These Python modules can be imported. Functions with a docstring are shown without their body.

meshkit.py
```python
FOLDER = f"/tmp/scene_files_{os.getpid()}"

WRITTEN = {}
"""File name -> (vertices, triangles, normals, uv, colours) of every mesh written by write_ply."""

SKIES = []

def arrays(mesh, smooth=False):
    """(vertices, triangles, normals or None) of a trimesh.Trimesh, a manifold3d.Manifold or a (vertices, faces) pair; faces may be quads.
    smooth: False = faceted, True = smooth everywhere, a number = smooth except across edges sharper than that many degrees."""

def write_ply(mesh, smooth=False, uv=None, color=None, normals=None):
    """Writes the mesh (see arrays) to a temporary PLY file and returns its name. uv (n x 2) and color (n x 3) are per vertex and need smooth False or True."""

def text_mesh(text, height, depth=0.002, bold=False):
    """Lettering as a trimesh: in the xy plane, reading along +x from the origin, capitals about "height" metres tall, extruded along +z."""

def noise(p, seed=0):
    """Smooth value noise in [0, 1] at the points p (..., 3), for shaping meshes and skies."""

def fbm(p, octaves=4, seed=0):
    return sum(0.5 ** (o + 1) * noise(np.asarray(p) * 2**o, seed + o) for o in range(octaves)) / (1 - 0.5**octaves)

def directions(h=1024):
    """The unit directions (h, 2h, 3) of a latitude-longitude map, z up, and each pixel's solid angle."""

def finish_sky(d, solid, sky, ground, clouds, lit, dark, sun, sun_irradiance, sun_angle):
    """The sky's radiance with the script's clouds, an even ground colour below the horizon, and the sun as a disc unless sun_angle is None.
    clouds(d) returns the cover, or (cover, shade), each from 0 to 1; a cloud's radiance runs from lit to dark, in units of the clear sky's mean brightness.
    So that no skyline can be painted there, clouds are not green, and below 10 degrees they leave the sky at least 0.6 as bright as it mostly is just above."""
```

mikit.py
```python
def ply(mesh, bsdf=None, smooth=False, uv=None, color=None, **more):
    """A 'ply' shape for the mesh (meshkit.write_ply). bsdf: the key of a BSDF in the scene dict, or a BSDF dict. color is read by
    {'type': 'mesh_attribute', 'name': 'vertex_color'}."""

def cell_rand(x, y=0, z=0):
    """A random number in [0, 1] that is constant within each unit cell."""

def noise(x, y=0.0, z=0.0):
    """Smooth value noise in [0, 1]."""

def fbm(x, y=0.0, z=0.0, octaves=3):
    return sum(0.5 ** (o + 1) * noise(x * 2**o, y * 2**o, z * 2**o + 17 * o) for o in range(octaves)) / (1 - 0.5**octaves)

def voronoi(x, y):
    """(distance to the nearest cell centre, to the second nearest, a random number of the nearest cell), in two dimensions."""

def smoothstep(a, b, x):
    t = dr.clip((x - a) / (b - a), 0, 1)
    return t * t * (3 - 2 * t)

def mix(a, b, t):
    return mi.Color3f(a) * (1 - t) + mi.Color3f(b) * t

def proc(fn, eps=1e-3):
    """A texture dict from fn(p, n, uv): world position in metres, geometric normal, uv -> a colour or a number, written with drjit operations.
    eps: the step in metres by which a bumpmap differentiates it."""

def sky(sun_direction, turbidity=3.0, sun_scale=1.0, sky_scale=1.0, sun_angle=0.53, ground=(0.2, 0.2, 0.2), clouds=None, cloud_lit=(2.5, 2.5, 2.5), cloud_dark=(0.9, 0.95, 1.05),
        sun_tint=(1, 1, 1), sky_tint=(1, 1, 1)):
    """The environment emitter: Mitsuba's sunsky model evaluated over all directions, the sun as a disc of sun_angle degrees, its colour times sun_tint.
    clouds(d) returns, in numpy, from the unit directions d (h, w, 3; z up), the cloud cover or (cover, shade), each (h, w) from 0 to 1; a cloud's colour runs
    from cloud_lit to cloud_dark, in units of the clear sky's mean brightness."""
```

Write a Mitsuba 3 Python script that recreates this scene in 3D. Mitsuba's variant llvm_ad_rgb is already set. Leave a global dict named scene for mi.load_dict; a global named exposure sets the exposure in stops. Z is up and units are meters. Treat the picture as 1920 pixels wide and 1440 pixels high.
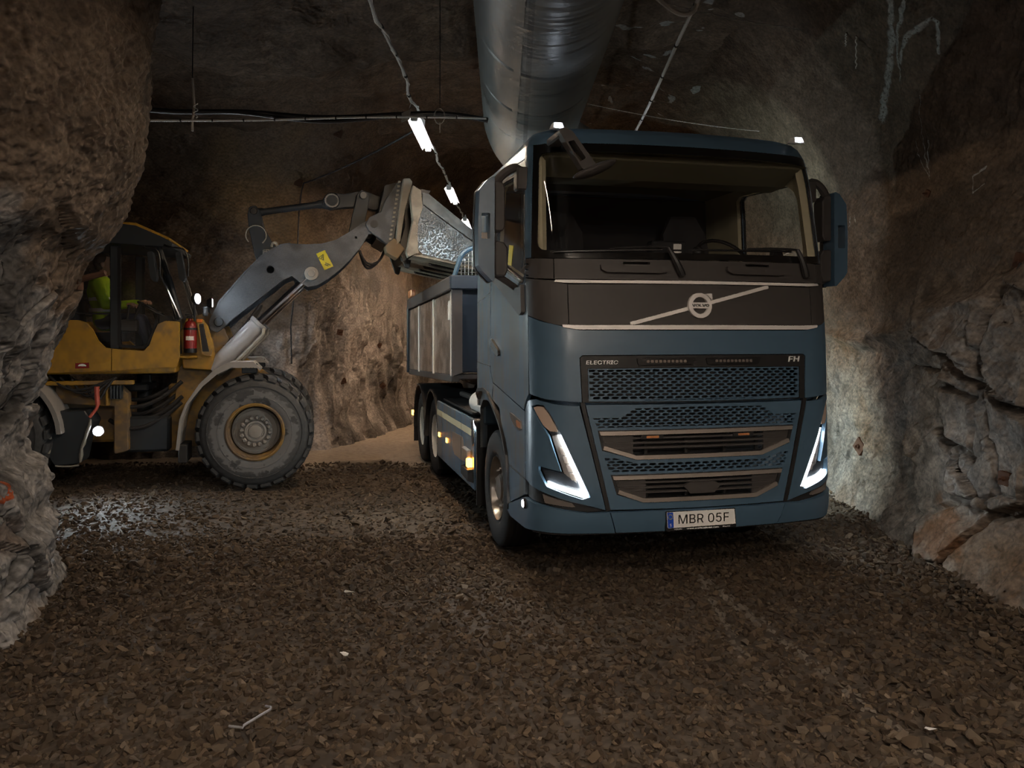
import math
import numpy as np
import trimesh
import shapely
from shapely.geometry import Polygon, box as sbox, LineString, Point
from shapely.ops import unary_union
import mitsuba as mi
import drjit as dr
import mikit
import meshkit
from mikit import proc, noise as pnoise, fbm as pfbm, voronoi, cell_rand, smoothstep, mix

T4 = mi.ScalarTransform4f
scene, labels = {}, {}

# ------------------------------------------------------------------ camera, exposure
CAM_H = 1.9
FOCAL = 1560.0                      # focal length in pixels of the 1920-wide frame
scene['camera'] = {
    'type': 'perspective', 'fov_axis': 'x', 'fov': math.degrees(2 * math.atan(960 / FOCAL)),
    'principal_point_offset_y': (720 - 623) / 1440.0,
    'near_clip': 0.05, 'far_clip': 200.0,
    'to_world': T4().look_at(origin=[0, 0, CAM_H], target=[0, 1, CAM_H], up=[0, 0, 1]),
}
exposure = 1.6

# radiance of the light sources (each lamp is built by its own builder further down)
TUBE_RADIANCE = (100.0, 73.0, 49.0)        # warm tunnel tubes
TUBE_RADIANCE_NEAR = (17.0, 13.5, 10.5)
ADDED_TUBE_OVER = (225.0, 186.0, 148.0)  # this and the next: added lamps on the right, out of view
ADDED_TUBE_BACK = (330.0, 290.0, 250.0)
WORK_LENS = (120.0, 132.0, 140.0)         # cold work lamps: the glowing lens and the beams
WORK_BEAM = (2.2, 3.0, 2.9)
SIDE_BEAM = (3.6, 4.2, 4.5)
CAB_BEAM = {-1: (1.1, 1.35, 1.4), 1: (8.0, 10.0, 9.3)}   # behind the cab, left and right
FLANK_BEAM = {-1: (1.0, 1.15, 1.1), 1: (6.5, 8.3, 8.4)}   # left and right flank of the truck
FOG_RADIANCE = (200.0, 230.0, 245.0)
DRL_RADIANCE = (9.0, 10.0, 10.5)
MARKER_RADIANCE = (14.0, 15.5, 18.0)
AMBER_RADIANCE = (5.0, 1.7, 0.2)

# ------------------------------------------------------------------ helpers
class Frame:
    """A local frame: x right, y away, z up, turned about z by yaw and about its own x by pitch."""
    def __init__(self, origin, yaw=0.0, pitch=0.0):
        c, s = math.cos(yaw), math.sin(yaw)
        rz = np.array([[c, -s, 0], [s, c, 0], [0, 0, 1.0]])
        c, s = math.cos(pitch), math.sin(pitch)
        rx = np.array([[1, 0, 0], [0, c, -s], [0, s, c]])
        self.R, self.o = rz @ rx, np.asarray(origin, float)

    def __call__(self, p):
        return np.asarray(p, float) @ self.R.T + self.o


WORLD = Frame((0, 0, 0))


def fresh(key):
    if key not in scene and key not in labels:
        return key
    k = 1
    while f'{key}_{k:03d}' in scene or f'{key}_{k:03d}' in labels:
        k += 1
    return f'{key}_{k:03d}'


def mesh_of(m):
    if isinstance(m, (tuple, list)) and len(m) and not isinstance(m[0], trimesh.Trimesh):
        v, f = np.asarray(m[0], float), np.asarray(m[1], int)
        if f.shape[1] == 4:
            f = np.vstack([f[:, [0, 1, 2]], f[:, [0, 2, 3]]])
        return trimesh.Trimesh(v, f, process=False)
    if isinstance(m, (tuple, list)):
        return trimesh.util.concatenate(list(m))
    return m


def put(key, mesh, bsdf, frame=WORLD, smooth=32, **more):
    m = mesh_of(mesh)
    m = trimesh.Trimesh(frame(m.vertices), m.faces, process=False)
    scene[key] = mikit.ply(m, bsdf, smooth=smooth, **more)
    return key


def thing(name, label, category, group=None):
    key = fresh(name)
    labels[key] = {'label': label, 'category': category}
    if group:
        labels[key]['group'] = group
    return key


def part(parent, name, mesh, bsdf, frame=WORLD, smooth=32, label=None, **more):
    key = put(fresh(f'{parent}__{name}'), mesh, bsdf, frame, smooth, **more)
    if label:
        labels[key] = {'label': label}
    return key


def cat(*ms):
    return trimesh.util.concatenate([mesh_of(m) for m in ms])


def hull(pts):
    return trimesh.convex.convex_hull(np.asarray(pts, float))


def bx(x0, x1, y0, y1, z0, z1, bev=0.0):
    """An axis-aligned box with chamfered edges."""
    x0, x1 = min(x0, x1), max(x0, x1); y0, y1 = min(y0, y1), max(y0, y1); z0, z1 = min(z0, z1), max(z0, z1)
    bev = min(bev, .45 * (x1 - x0), .45 * (y1 - y0), .45 * (z1 - z0))
    if bev <= 0:
        m = trimesh.creation.box((x1 - x0, y1 - y0, z1 - z0)); m.apply_translation(((x0 + x1) / 2, (y0 + y1) / 2, (z0 + z1) / 2)); return m
    pts = []
    for x, sx in ((x0, 1), (x1, -1)):
        for y, sy in ((y0, 1), (y1, -1)):
            for z, sz in ((z0, 1), (z1, -1)):
                pts += [(x, y + sy * bev, z + sz * bev), (x + sx * bev, y, z + sz * bev), (x + sx * bev, y + sy * bev, z)]
    return hull(pts)


def ext(poly, axis, a0, a1, bev=0.0):
    """A 2-D polygon extruded along an axis: 'x' takes (y, z), 'y' takes (x, z), 'z' takes (x, y). bev chamfers both rims."""
    p = (poly if hasattr(poly, 'geom_type') else Polygon(poly)).buffer(0)
    a0, a1 = min(a0, a1), max(a0, a1)
    ms = []
    for g in getattr(p, 'geoms', [p]):
        m = (chamfered(g, a1 - a0, bev) if bev > 0 else None) or trimesh.creation.extrude_polygon(g, a1 - a0, engine='earcut')
        v, f = m.vertices, m.faces
        if axis == 'z':
            w = np.stack([v[:, 0], v[:, 1], v[:, 2] + a0], 1)
        elif axis == 'x':
            w = np.stack([v[:, 2] + a0, v[:, 0], v[:, 1]], 1)
        else:
            w = np.stack([v[:, 0], v[:, 2] + a0, v[:, 1]], 1); f = f[:, ::-1]
        ms.append(trimesh.Trimesh(w, f, process=False))
    return trimesh.util.concatenate(ms)


def chamfered(g, h, b):
    """A polygon without holes, extruded by h, its rims chamfered by b; None where the inset changes the outline's corners."""
    if g.interiors:
        return None
    g = shapely.geometry.polygon.orient(g)
    c = np.array(g.exterior.coords)[:-1]
    e = np.roll(c, -1, 0) - c
    e /= np.linalg.norm(e, axis=1, keepdims=True) + 1e-12
    n = np.stack([-e[:, 1], e[:, 0]], 1)
    d = n + np.roll(n, 1, 0)
    d /= np.maximum((d * d).sum(1, keepdims=True) / 2, .3)
    i = c + d * b
    if not Polygon(i).is_valid:
        return None
    k = len(c)
    lo, hi = [trimesh.creation.triangulate_polygon(Polygon(i), engine='earcut')] * 2
    v2, f2 = lo
    idx = np.array([np.argmin(((i - q) ** 2).sum(1)) for q in v2])
    b = min(b, h * .45)
    rings = [np.c_[i, np.zeros(k)], np.c_[c, np.full(k, b)], np.c_[c, np.full(k, h - b)], np.c_[i, np.full(k, h)]]
    v = np.vstack(rings)
    fs = []
    for r in range(3):
        a = np.arange(k) + r * k; a2 = (np.arange(k) + 1) % k + r * k
        fs += [np.stack([a, a2, a2 + k], 1), np.stack([a, a2 + k, a + k], 1)]
    top = idx[f2]
    t = v[top + 3 * k]
    up = np.cross(t[:, 1] - t[:, 0], t[:, 2] - t[:, 0])[:, 2] > 0
    top = np.where(up[:, None], top, top[:, ::-1])
    fs += [top + 3 * k, top[:, ::-1]]
    return trimesh.Trimesh(v, np.vstack(fs), process=False)


def rails(p, closed=False):
    """Two unit normals along a polyline, carried without twist."""
    p = np.asarray(p, float)
    t = np.gradient(p, axis=0)
    t /= np.linalg.norm(t, axis=1, keepdims=True) + 1e-12
    a = np.zeros_like(t)
    ref = np.array([0, 0, 1.0]) if abs(t[0, 2]) < .9 else np.array([1.0, 0, 0])
    a[0] = np.cross(t[0], ref); a[0] /= np.linalg.norm(a[0])
    for k in range(1, len(p)):
        q = a[k - 1] - t[k] * (a[k - 1] @ t[k])
        a[k] = q / (np.linalg.norm(q) + 1e-12)
    return a, np.cross(t, a)


def tube(path, r, sides=8):
    p = np.asarray(path, float)
    a, b = rails(p)
    r = np.broadcast_to(np.asarray(r, float), (len(p),))
    th = np.arange(sides) * 2 * np.pi / sides
    v = (p[:, None] + r[:, None, None] * (np.cos(th)[None, :, None] * a[:, None] + np.sin(th)[None, :, None] * b[:, None])).reshape(-1, 3)
    n = len(p)
    i, j = np.meshgrid(np.arange(n - 1), np.arange(sides), indexing='ij')
    q = np.stack([i * sides + j, i * sides + (j + 1) % sides, (i + 1) * sides + (j + 1) % sides, (i + 1) * sides + j], -1).reshape(-1, 4)
    f = np.vstack([q[:, [0, 1, 2]], q[:, [0, 2, 3]]])
    v = np.vstack([v, p[0], p[-1]])
    j = np.arange(sides)
    f = np.vstack([f, np.stack([(j + 1) % sides, j, np.full(sides, n * sides)], 1), np.stack([(n - 1) * sides + j, (n - 1) * sides + (j + 1) % sides, np.full(sides, n * sides + 1)], 1)])
    return trimesh.Trimesh(v, f, process=False)


def spline(pts, n=40):
    """A smooth curve through the points (Catmull-Rom by chord length)."""
    from scipy.interpolate import CubicSpline, PchipInterpolator
    p = np.asarray(pts, float)
    s = np.r_[0, np.cumsum(np.linalg.norm(np.diff(p, axis=0), axis=1))]
    return (CubicSpline(s, p, bc_type='natural') if len(p) > 2 else PchipInterpolator(s, p))(np.linspace(0, s[-1], n))


def lathe(profile, centre, axis='x', seg=48, close=True):
    """(radius, height) pairs turned about an axis through centre; heights run along the axis."""
    pr = np.asarray(profile, float)
    th = np.arange(seg) * 2 * np.pi / seg
    n = len(pr)
    c, s = pr[:, 0][:, None] * np.cos(th), pr[:, 0][:, None] * np.sin(th)
    h = np.broadcast_to(pr[:, 1][:, None], c.shape)
    v = {'x': np.stack([h, c, s], -1), 'y': np.stack([s, h, c], -1), 'z': np.stack([c, s, h], -1)}[axis].reshape(-1, 3) + np.asarray(centre, float)
    i, j = np.meshgrid(np.arange(n - 1 if not close else n), np.arange(seg), indexing='ij')
    a, b = i * seg + j, i * seg + (j + 1) % seg
    a2, b2 = ((i + 1) % n) * seg + j, ((i + 1) % n) * seg + (j + 1) % seg
    q = np.stack([a, b, b2, a2], -1).reshape(-1, 4)
    m = trimesh.Trimesh(v, np.vstack([q[:, [0, 1, 2]], q[:, [0, 2, 3]]]), process=False)
    if m.volume < 0:
        m.invert()
    return m


def grid(P, flip=False):
    """A (nu, nv, 3) array of points as a surface."""
    nu, nv = P.shape[:2]
    i, j = np.meshgrid(np.arange(nu - 1), np.arange(nv - 1), indexing='ij')
    a = i * nv + j
    q = np.stack([a, a + nv, a + nv + 1, a + 1], -1).reshape(-1, 4)
    if flip:
        q = q[:, ::-1]
    return trimesh.Trimesh(P.reshape(-1, 3), np.vstack([q[:, [0, 1, 2]], q[:, [0, 2, 3]]]), process=False)


def conform(poly, mp, t0, t1, ds=.06, dw=.06):
    """A flat polygon (with holes) in (s, w) laid on the surface mp(s, w, t) as a solid between the offsets t0 (back) and t1 (front)."""
    poly = poly if hasattr(poly, 'geom_type') else Polygon(poly)
    poly = poly.buffer(0)
    V, index, F = [], {}, []

    def vid(q):
        k = (round(q[0] * 2e5), round(q[1] * 2e5))
        if k not in index:
            index[k] = len(V); V.append((k[0] / 2e5, k[1] / 2e5))
        return index[k]

    for g in getattr(poly, 'geoms', [poly]):
        if g.geom_type != 'Polygon' or g.area < 1e-8:
            continue
        x0, y0, x1, y1 = g.bounds
        nx, ny = max(1, math.ceil((x1 - x0) / ds)), max(1, math.ceil((y1 - y0) / dw))
        X, Y = np.linspace(x0, x1, nx + 1), np.linspace(y0, y1, ny + 1)
        cells = shapely.box(*[a.ravel() for a in (np.repeat(X[:-1], ny), np.tile(Y[:-1], nx), np.repeat(X[1:], ny), np.tile(Y[1:], nx))])
        shapely.prepare(g)
        inside = shapely.contains_properly(g, cells)
        clipped = shapely.intersection(g, cells)
        for c, full, it in zip(cells, inside, clipped):
            if it.is_empty:
                continue
            for h in getattr(it, 'geoms', [it]):
                if h.geom_type != 'Polygon' or h.area < 1e-9:
                    continue
                h = shapely.geometry.polygon.orient(h)
                if not h.interiors and len(h.exterior.coords) <= 4:
                    v2, f2 = np.array(h.exterior.coords)[:3], np.array([[0, 1, 2]])
                else:
                    v2, f2 = trimesh.creation.triangulate_polygon(h, engine='earcut')
                ids = np.array([vid(q) for q in v2])
                for tri in ids[f2]:
                    if len(set(tri)) == 3:
                        F.append(tri)
    V, F = np.array(V), np.array(F)
    a = V[F]
    cr = (a[:, 1, 0] - a[:, 0, 0]) * (a[:, 2, 1] - a[:, 0, 1]) - (a[:, 1, 1] - a[:, 0, 1]) * (a[:, 2, 0] - a[:, 0, 0])
    F = np.where((cr > 0)[:, None], F, F[:, ::-1])
    e = np.vstack([F[:, [0, 1]], F[:, [1, 2]], F[:, [2, 0]]])
    key = e[:, 0] * (len(V) + 1) + e[:, 1]
    rev = e[:, 1] * (len(V) + 1) + e[:, 0]
    rim = e[~np.isin(key, rev)]
    n = len(V)
    front, back = mp(V[:, 0], V[:, 1], t1), mp(V[:, 0], V[:, 1], t0)
    # sides have their own vertices so that smoothing leaves the rim sharp enough
    side = np.vstack([np.stack([rim[:, 0], rim[:, 0] + n, rim[:, 1] + n], 1), np.stack([rim[:, 0], rim[:, 1] + n, rim[:, 1]], 1)])
    return trimesh.Trimesh(np.vstack([front, back]), np.vstack([F, F[:, ::-1] + n, side]), process=False)


def rpoly(pts, r=.01, n=4):
    """A polygon with rounded corners."""
    p = Polygon(pts).buffer(0)
    return p.buffer(-r, join_style=2).buffer(r, quad_segs=n)


def band(pts, width):
    return LineString(pts).buffer(width / 2, cap_style=2, join_style=2, mitre_limit=3)


def facets(p, size, seed, stretch=(1, 1, 1)):
    """Flat-faced fracture blocks: for points p the height of a random tilted plane that each irregular cell carries, in about [-1, 1], and how near a joint is."""
    q = p / (np.asarray(stretch) * size)
    base = np.floor(q).astype(np.int64)
    best = np.full(len(q), 9.0); second = best.copy(); h = np.zeros(len(q))

    def rnd(c, k):
        x = (c[:, 0] * 374761393 + c[:, 1] * 668265263 + c[:, 2] * 2147483647 + (seed * 31 + k) * 1442695041) & 0xFFFFFFFF
        x = ((x ^ (x >> 13)) * 1274126177) & 0xFFFFFFFF
        return ((x ^ (x >> 16)) & 0xFFFFFF) / 16777215.0

    for i in (-1, 0, 1):
        for j in (-1, 0, 1):
            for k in (-1, 0, 1):
                c = base + np.array([i, j, k])
                s = c + np.stack([rnd(c, 1), rnd(c, 2), rnd(c, 3)], 1)
                d = np.linalg.norm(q - s, axis=1)
                hh = (rnd(c, 4) * 2 - 1) * .6 + ((q - s) * (np.stack([rnd(c, 5), rnd(c, 6), rnd(c, 7)], 1) * 2 - 1)).sum(1) * .9
                near = d < best
                second = np.where(near, best, np.minimum(second, d))
                h = np.where(near, hh, h)
                best = np.minimum(best, d)
    return h, second - best

# ------------------------------------------------------------------ materials of the cave
def mat(name, d, two=True):
    scene[name] = {'type': 'twosided', 'b': d} if two else d
    return name


def pbr(name, color, rough=.5, metal=0.0, spec=.5, coat=0.0, **more):
    c = color if isinstance(color, dict) else {'type': 'rgb', 'value': list(color)}
    d = {'type': 'principled', 'base_color': c, 'roughness': rough, 'metallic': metal, 'specular': spec, **more}
    if coat:
        d['clearcoat'] = coat; d['clearcoat_gloss'] = .93
    return mat(name, d)


def bumped(name, inner, fn, scale=1.0, eps=4e-3):
    return mat(name, {'type': 'bumpmap', 't': proc(fn, eps), 'scale': scale, 'b': inner})


def C(r, g, b):
    return mi.Color3f(r, g, b)


def shotcrete_relief(p, n, uv):
    a = pfbm(p.x * 16, p.y * 16, p.z * 16, 2)
    b = pnoise(p.x * 52 + 9, p.y * 52, p.z * 52)
    return a * .045 + b * .012


def rock_relief(p, n, uv):
    a = pfbm(p.x * 7 + 3, p.y * 7, p.z * 5, 4)
    ridge = dr.abs(pnoise(p.x * 5, p.y * 5, p.z * 3 + 40) - .5)
    return a * .035 + dr.minimum(ridge, .12) * .10


def seg_dist(a, b, pts):
    """Distance from (a, b) to a polyline."""
    best = mi.Float(1e3)
    for (x0, y0), (x1, y1) in zip(pts[:-1], pts[1:]):
        dx, dy = x1 - x0, y1 - y0
        t = dr.clip(((a - x0) * dx + (b - y0) * dy) / (dx * dx + dy * dy), 0, 1)
        best = dr.minimum(best, dr.sqrt(dr.square(a - x0 - t * dx) + dr.square(b - y0 - t * dy)))
    return best


SHOT_DARK, SHOT_PALE = (.048, .034, .024), (.112, .083, .060)


def grain(p):
    """The coarse grain of sprayed concrete and broken rock."""
    return .35 + 1.3 * pfbm(p.x * 38, p.y * 38, p.z * 38, 3)


def rock_left_color(p, n, uv):
    big = pfbm(p.x * .9, p.y * .9, p.z * .9 + 5, 3)
    fine = pfbm(p.x * 9, p.y * 9, p.z * 9, 3)
    speck = pnoise(p.x * 60, p.y * 60, p.z * 60)
    shot = mix(SHOT_DARK, SHOT_PALE, smoothstep(.25, .75, big * .5 + fine * .5))
    grey = mix((.085, .082, .078), (.235, .225, .215), smoothstep(.3, .72, fine * .6 + big * .4))
    rust = smoothstep(.56, .72, pfbm(p.x * 2.5 + 7, p.y * 2.5, p.z * 1.6, 3))
    grey = mix(grey, (0.097, 0.059, 0.036), rust * .5)
    dark = smoothstep(.60, .72, pfbm(p.x * 1.7, p.y * 1.7 + 20, p.z * 1.4, 3))
    edge = p.z + (big - .5) * 1.6 + (fine - .5) * .5 + (p.y - 5.5) * .12
    c = mix(grey, shot, smoothstep(2.25, 2.55, edge))
    c = mix(c, (0.020, 0.019, 0.018), dark * .75)
    ring = dr.sqrt(dr.square(p.y - 5.15) + dr.square(p.z - .96))
    paint = smoothstep(.022, .012, dr.abs(ring - .10 + (fine - .5) * .03)) * smoothstep(.3, .5, speck + .15)
    c = mix(c, (0.223, 0.047, 0.016), paint)
    return c * grain(p)


CALCITE = [([(6.9, 5.0), (6.99, 4.69), (7.05, 4.61), (7.44, 4.41), (7.74, 4.26), (8.0, 4.14), (8.25, 4.02)], .055),
           ([(6.7, 4.9), (6.83, 4.63), (6.96, 4.52), (7.13, 4.48), (7.35, 4.36), (7.5, 4.24), (7.53, 4.18)], .028),
           ([(7.36, 4.29), (7.12, 4.39), (6.8, 4.41), (6.67, 4.42), (6.66, 4.38), (6.72, 4.30), (6.80, 4.19)], .026),
           ([(7.28, 3.97), (7.56, 3.71), (7.58, 3.30)], .010), ([(7.70, 3.67), (7.60, 3.32), (7.48, 3.62)], .009), ([(6.67, 3.23), (6.86, 3.18), (6.87, 3.05), (6.72, 3.10)], .010),
           ([(9.36, 3.20), (9.30, 3.10)], .010), ([(9.28, 3.17), (9.26, 3.07)], .010), ([(9.12, 3.16), (9.14, 3.06)], .010), ([(8.98, 3.14), (8.94, 3.08)], .012)]


def rock_right_color(p, n, uv):
    big = pfbm(p.x * .9, p.y * .9 + 11, p.z * .9, 3)
    fine = pfbm(p.x * 8, p.y * 8, p.z * 8, 3)
    speck = pnoise(p.x * 55, p.y * 55, p.z * 55)
    shot = mix(SHOT_DARK, SHOT_PALE, smoothstep(.25, .75, big * .5 + fine * .5))
    rock = mix((.070, .054, .041), (.185, .148, .116), smoothstep(.3, .7, fine * .65 + big * .35))
    rust = smoothstep(.52, .70, pfbm(p.x * 1.6 + 3, p.y * 1.6, p.z * 1.1, 3))
    rock = mix(rock, (0.112, 0.058, 0.023), rust * .6)
    slate = smoothstep(.42, .62, pfbm(p.x * 1.1 + 13, p.y * 1.1, p.z * .8, 3))
    rock = mix(rock, mix((.085, .084, .083), (.235, .225, .215), smoothstep(.3, .7, pfbm(p.x * 7, p.y * 7, p.z * 3, 4))), slate * .35)
    edge = p.z + (big - .5) * .9 + (fine - .5) * .4 + smoothstep(7.4, 8.0, p.y) * .45
    c = mix(rock, shot, smoothstep(2.3, 2.7, edge))
    seep = smoothstep(.22, .05, dr.sqrt(dr.square((p.y - 6.85) * .9) + dr.square((p.z - .22) * 1.1)) + (fine - .5) * .45 - .12)
    c = mix(c, (0.140, 0.049, 0.009), seep * .5)
    for line, w in CALCITE:
        d = seg_dist(p.y, p.z, line) + (fine - .5) * min(.06, w * 1.6)
        c = mix(c, (0.288, 0.298, 0.288), smoothstep(w, w * .35, d) * smoothstep(.2, .5, speck + .12) * .85)
    return c * grain(p)


def rock_back_color(p, n, uv):
    big = pfbm(p.x * .6 + 2, p.y * .6, p.z * .6, 3)
    fine = pfbm(p.x * 6, p.y * 6, p.z * 6, 3)
    streak = pfbm(p.x * 3.2, p.y * 3.2, p.z * .55, 4)
    speck = pnoise(p.x * 30, p.y * 30, p.z * 30)
    shot = mix(SHOT_DARK, SHOT_PALE, smoothstep(.3, .7, big * .6 + fine * .4))
    ochre_lift = smoothstep(.52, .68, pfbm(p.x * .8 + 30, p.y * .8, p.z * .5, 3))  # ochre patches, made paler to brighten the dim upper wall
    shot = mix(shot, (.150, .098, .048), ochre_lift * .6)
    bare = mix((.105, .088, .076), (.315, .270, .238), smoothstep(.32, .66, streak))
    bare = mix(bare, (.075, .068, .064), smoothstep(.58, .68, pfbm(p.x * 2.2, p.y * 2.2 + 9, p.z * 1.0, 4)) * .7)
    edge = p.z + (big - .5) * 1.6 + (fine - .5) * .5 - smoothstep(-4.2, -2.6, p.x) * 1.0
    c = mix(bare, shot, smoothstep(1.7, 2.3, edge))
    return c * grain(p)


def ceiling_color(p, n, uv):
    big = pfbm(p.x * .7, p.y * .7, p.z, 3)
    fine = pfbm(p.x * 8, p.y * 8, p.z * 8, 3)
    c = mix(SHOT_DARK, SHOT_PALE, smoothstep(.25, .75, big * .5 + fine * .5))
    lime = smoothstep(.735, .775, pfbm(p.x * 4.5, p.y * 4.5 + 4, 0, 3)) * smoothstep(.3, 1.2, p.x)
    return mix(c, (.24, .25, .24), lime * .8) * grain(p)


for nm, cf, rf in (('rock_left', rock_left_color, None), ('rock_right', rock_right_color, None), ('rock_back', rock_back_color, None), ('ceiling_rock', ceiling_color, None)):
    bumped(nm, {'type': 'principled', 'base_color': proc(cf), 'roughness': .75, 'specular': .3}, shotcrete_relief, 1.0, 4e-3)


def floor_color(p, n, uv):
    big = pfbm(p.x * 1.3, p.y * 1.3, 0, 3)
    fine = pfbm(p.x * 22, p.y * 22, 0, 3)
    c = mix((0.037, 0.028, 0.021), (0.079, 0.062, 0.047), smoothstep(.3, .7, big * .4 + fine * .6))
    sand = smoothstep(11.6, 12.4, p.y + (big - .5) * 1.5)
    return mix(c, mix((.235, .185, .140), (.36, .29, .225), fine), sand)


def floor_relief(p, n, uv):
    a, b, w = voronoi(p.x * 24, p.y * 24)
    return (b - a) * .012 + pnoise(p.x * 40, p.y * 40) * .006


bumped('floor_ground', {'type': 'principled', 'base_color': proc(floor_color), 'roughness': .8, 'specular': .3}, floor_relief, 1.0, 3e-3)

# ------------------------------------------------------------------ the cave
def steps(*segs):
    """Parameters from (start, stop, step) runs."""
    out = []
    for a, b, d in segs:
        out.append(np.linspace(a, b, max(1, round((b - a) / d)) + 1)[:-1])
    return np.r_[np.concatenate(out), segs[-1][1]]


def plan_curve(pts, s_fn):
    """Points and left-hand normals of a plan curve at the distances s."""
    from scipy.interpolate import PchipInterpolator
    dense = spline(np.c_[np.asarray(pts, float), np.zeros(len(pts))], 1500)[:, :2]
    s = np.r_[0, np.cumsum(np.linalg.norm(np.diff(dense, axis=0), axis=1))]
    at = s_fn(dense, s)
    xy = np.stack([np.interp(at, s, dense[:, k]) for k in (0, 1)], 1)
    t = np.stack([np.gradient(xy[:, k], at) for k in (0, 1)], 1)
    t /= np.linalg.norm(t, axis=1, keepdims=True)
    return xy, np.stack([t[:, 1], -t[:, 0]], 1)


def by_zone(dense, s, fine, coarse, test):
    """Sampling distances: fine steps where test(points) holds, coarse ones elsewhere."""
    out, k = [0.0], 0
    while out[-1] < s[-1] - 1e-6:
        q = np.array([np.interp(out[-1], s, dense[:, 0]), np.interp(out[-1], s, dense[:, 1])])
        out.append(min(s[-1], out[-1] + (fine if test(q) else coarse)))
    return np.array(out)


# left: the pillar of rock at the mouth of the side chamber
PILLAR_X = np.array([(-.3, -3.40), (-.08, -3.45), (.09, -3.54), (.5, -3.50), (.61, -3.62), (.75, -3.59), (.92, -3.62), (1.0, -3.74), (1.25, -3.74), (1.48, -3.64), (1.76, -3.54), (2.04, -3.44), (2.25, -3.36),
                     (2.42, -3.29), (2.56, -3.12), (2.85, -2.96), (3.13, -2.86), (3.46, -2.80), (3.77, -2.72), (4.0, -2.76), (4.25, -2.72), (4.5, -2.67), (6.5, -2.2)])
xy, nr = plan_curve([(-3.3, -9), (-3.2, -3), (-3.05, 1), (-2.97, 3.5), (-3.0, 4.9), (-3.15, 5.6), (-3.38, 6.2), (-3.75, 6.75), (-4.6, 7.15), (-6, 7.35), (-9, 7.4), (-12, 7.4)],
                    lambda d, s: by_zone(d, s, .014, .25, lambda q: 3.6 < q[1] and q[0] > -4.0))
zs = steps((-.25, 4.7, .0145), (4.7, 6.6, .12))
P = np.zeros((len(xy), len(zs), 3))
P[..., :2], P[..., 2] = xy[:, None], zs[None]
shift = np.interp(zs, PILLAR_X[:, 0], PILLAR_X[:, 1] + 3.45)
grip = np.clip((xy[:, 1] - 2) / 3.5, .25, 1)
P[..., 0] += shift[None] * grip[:, None]
q = P.reshape(-1, 3)
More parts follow.
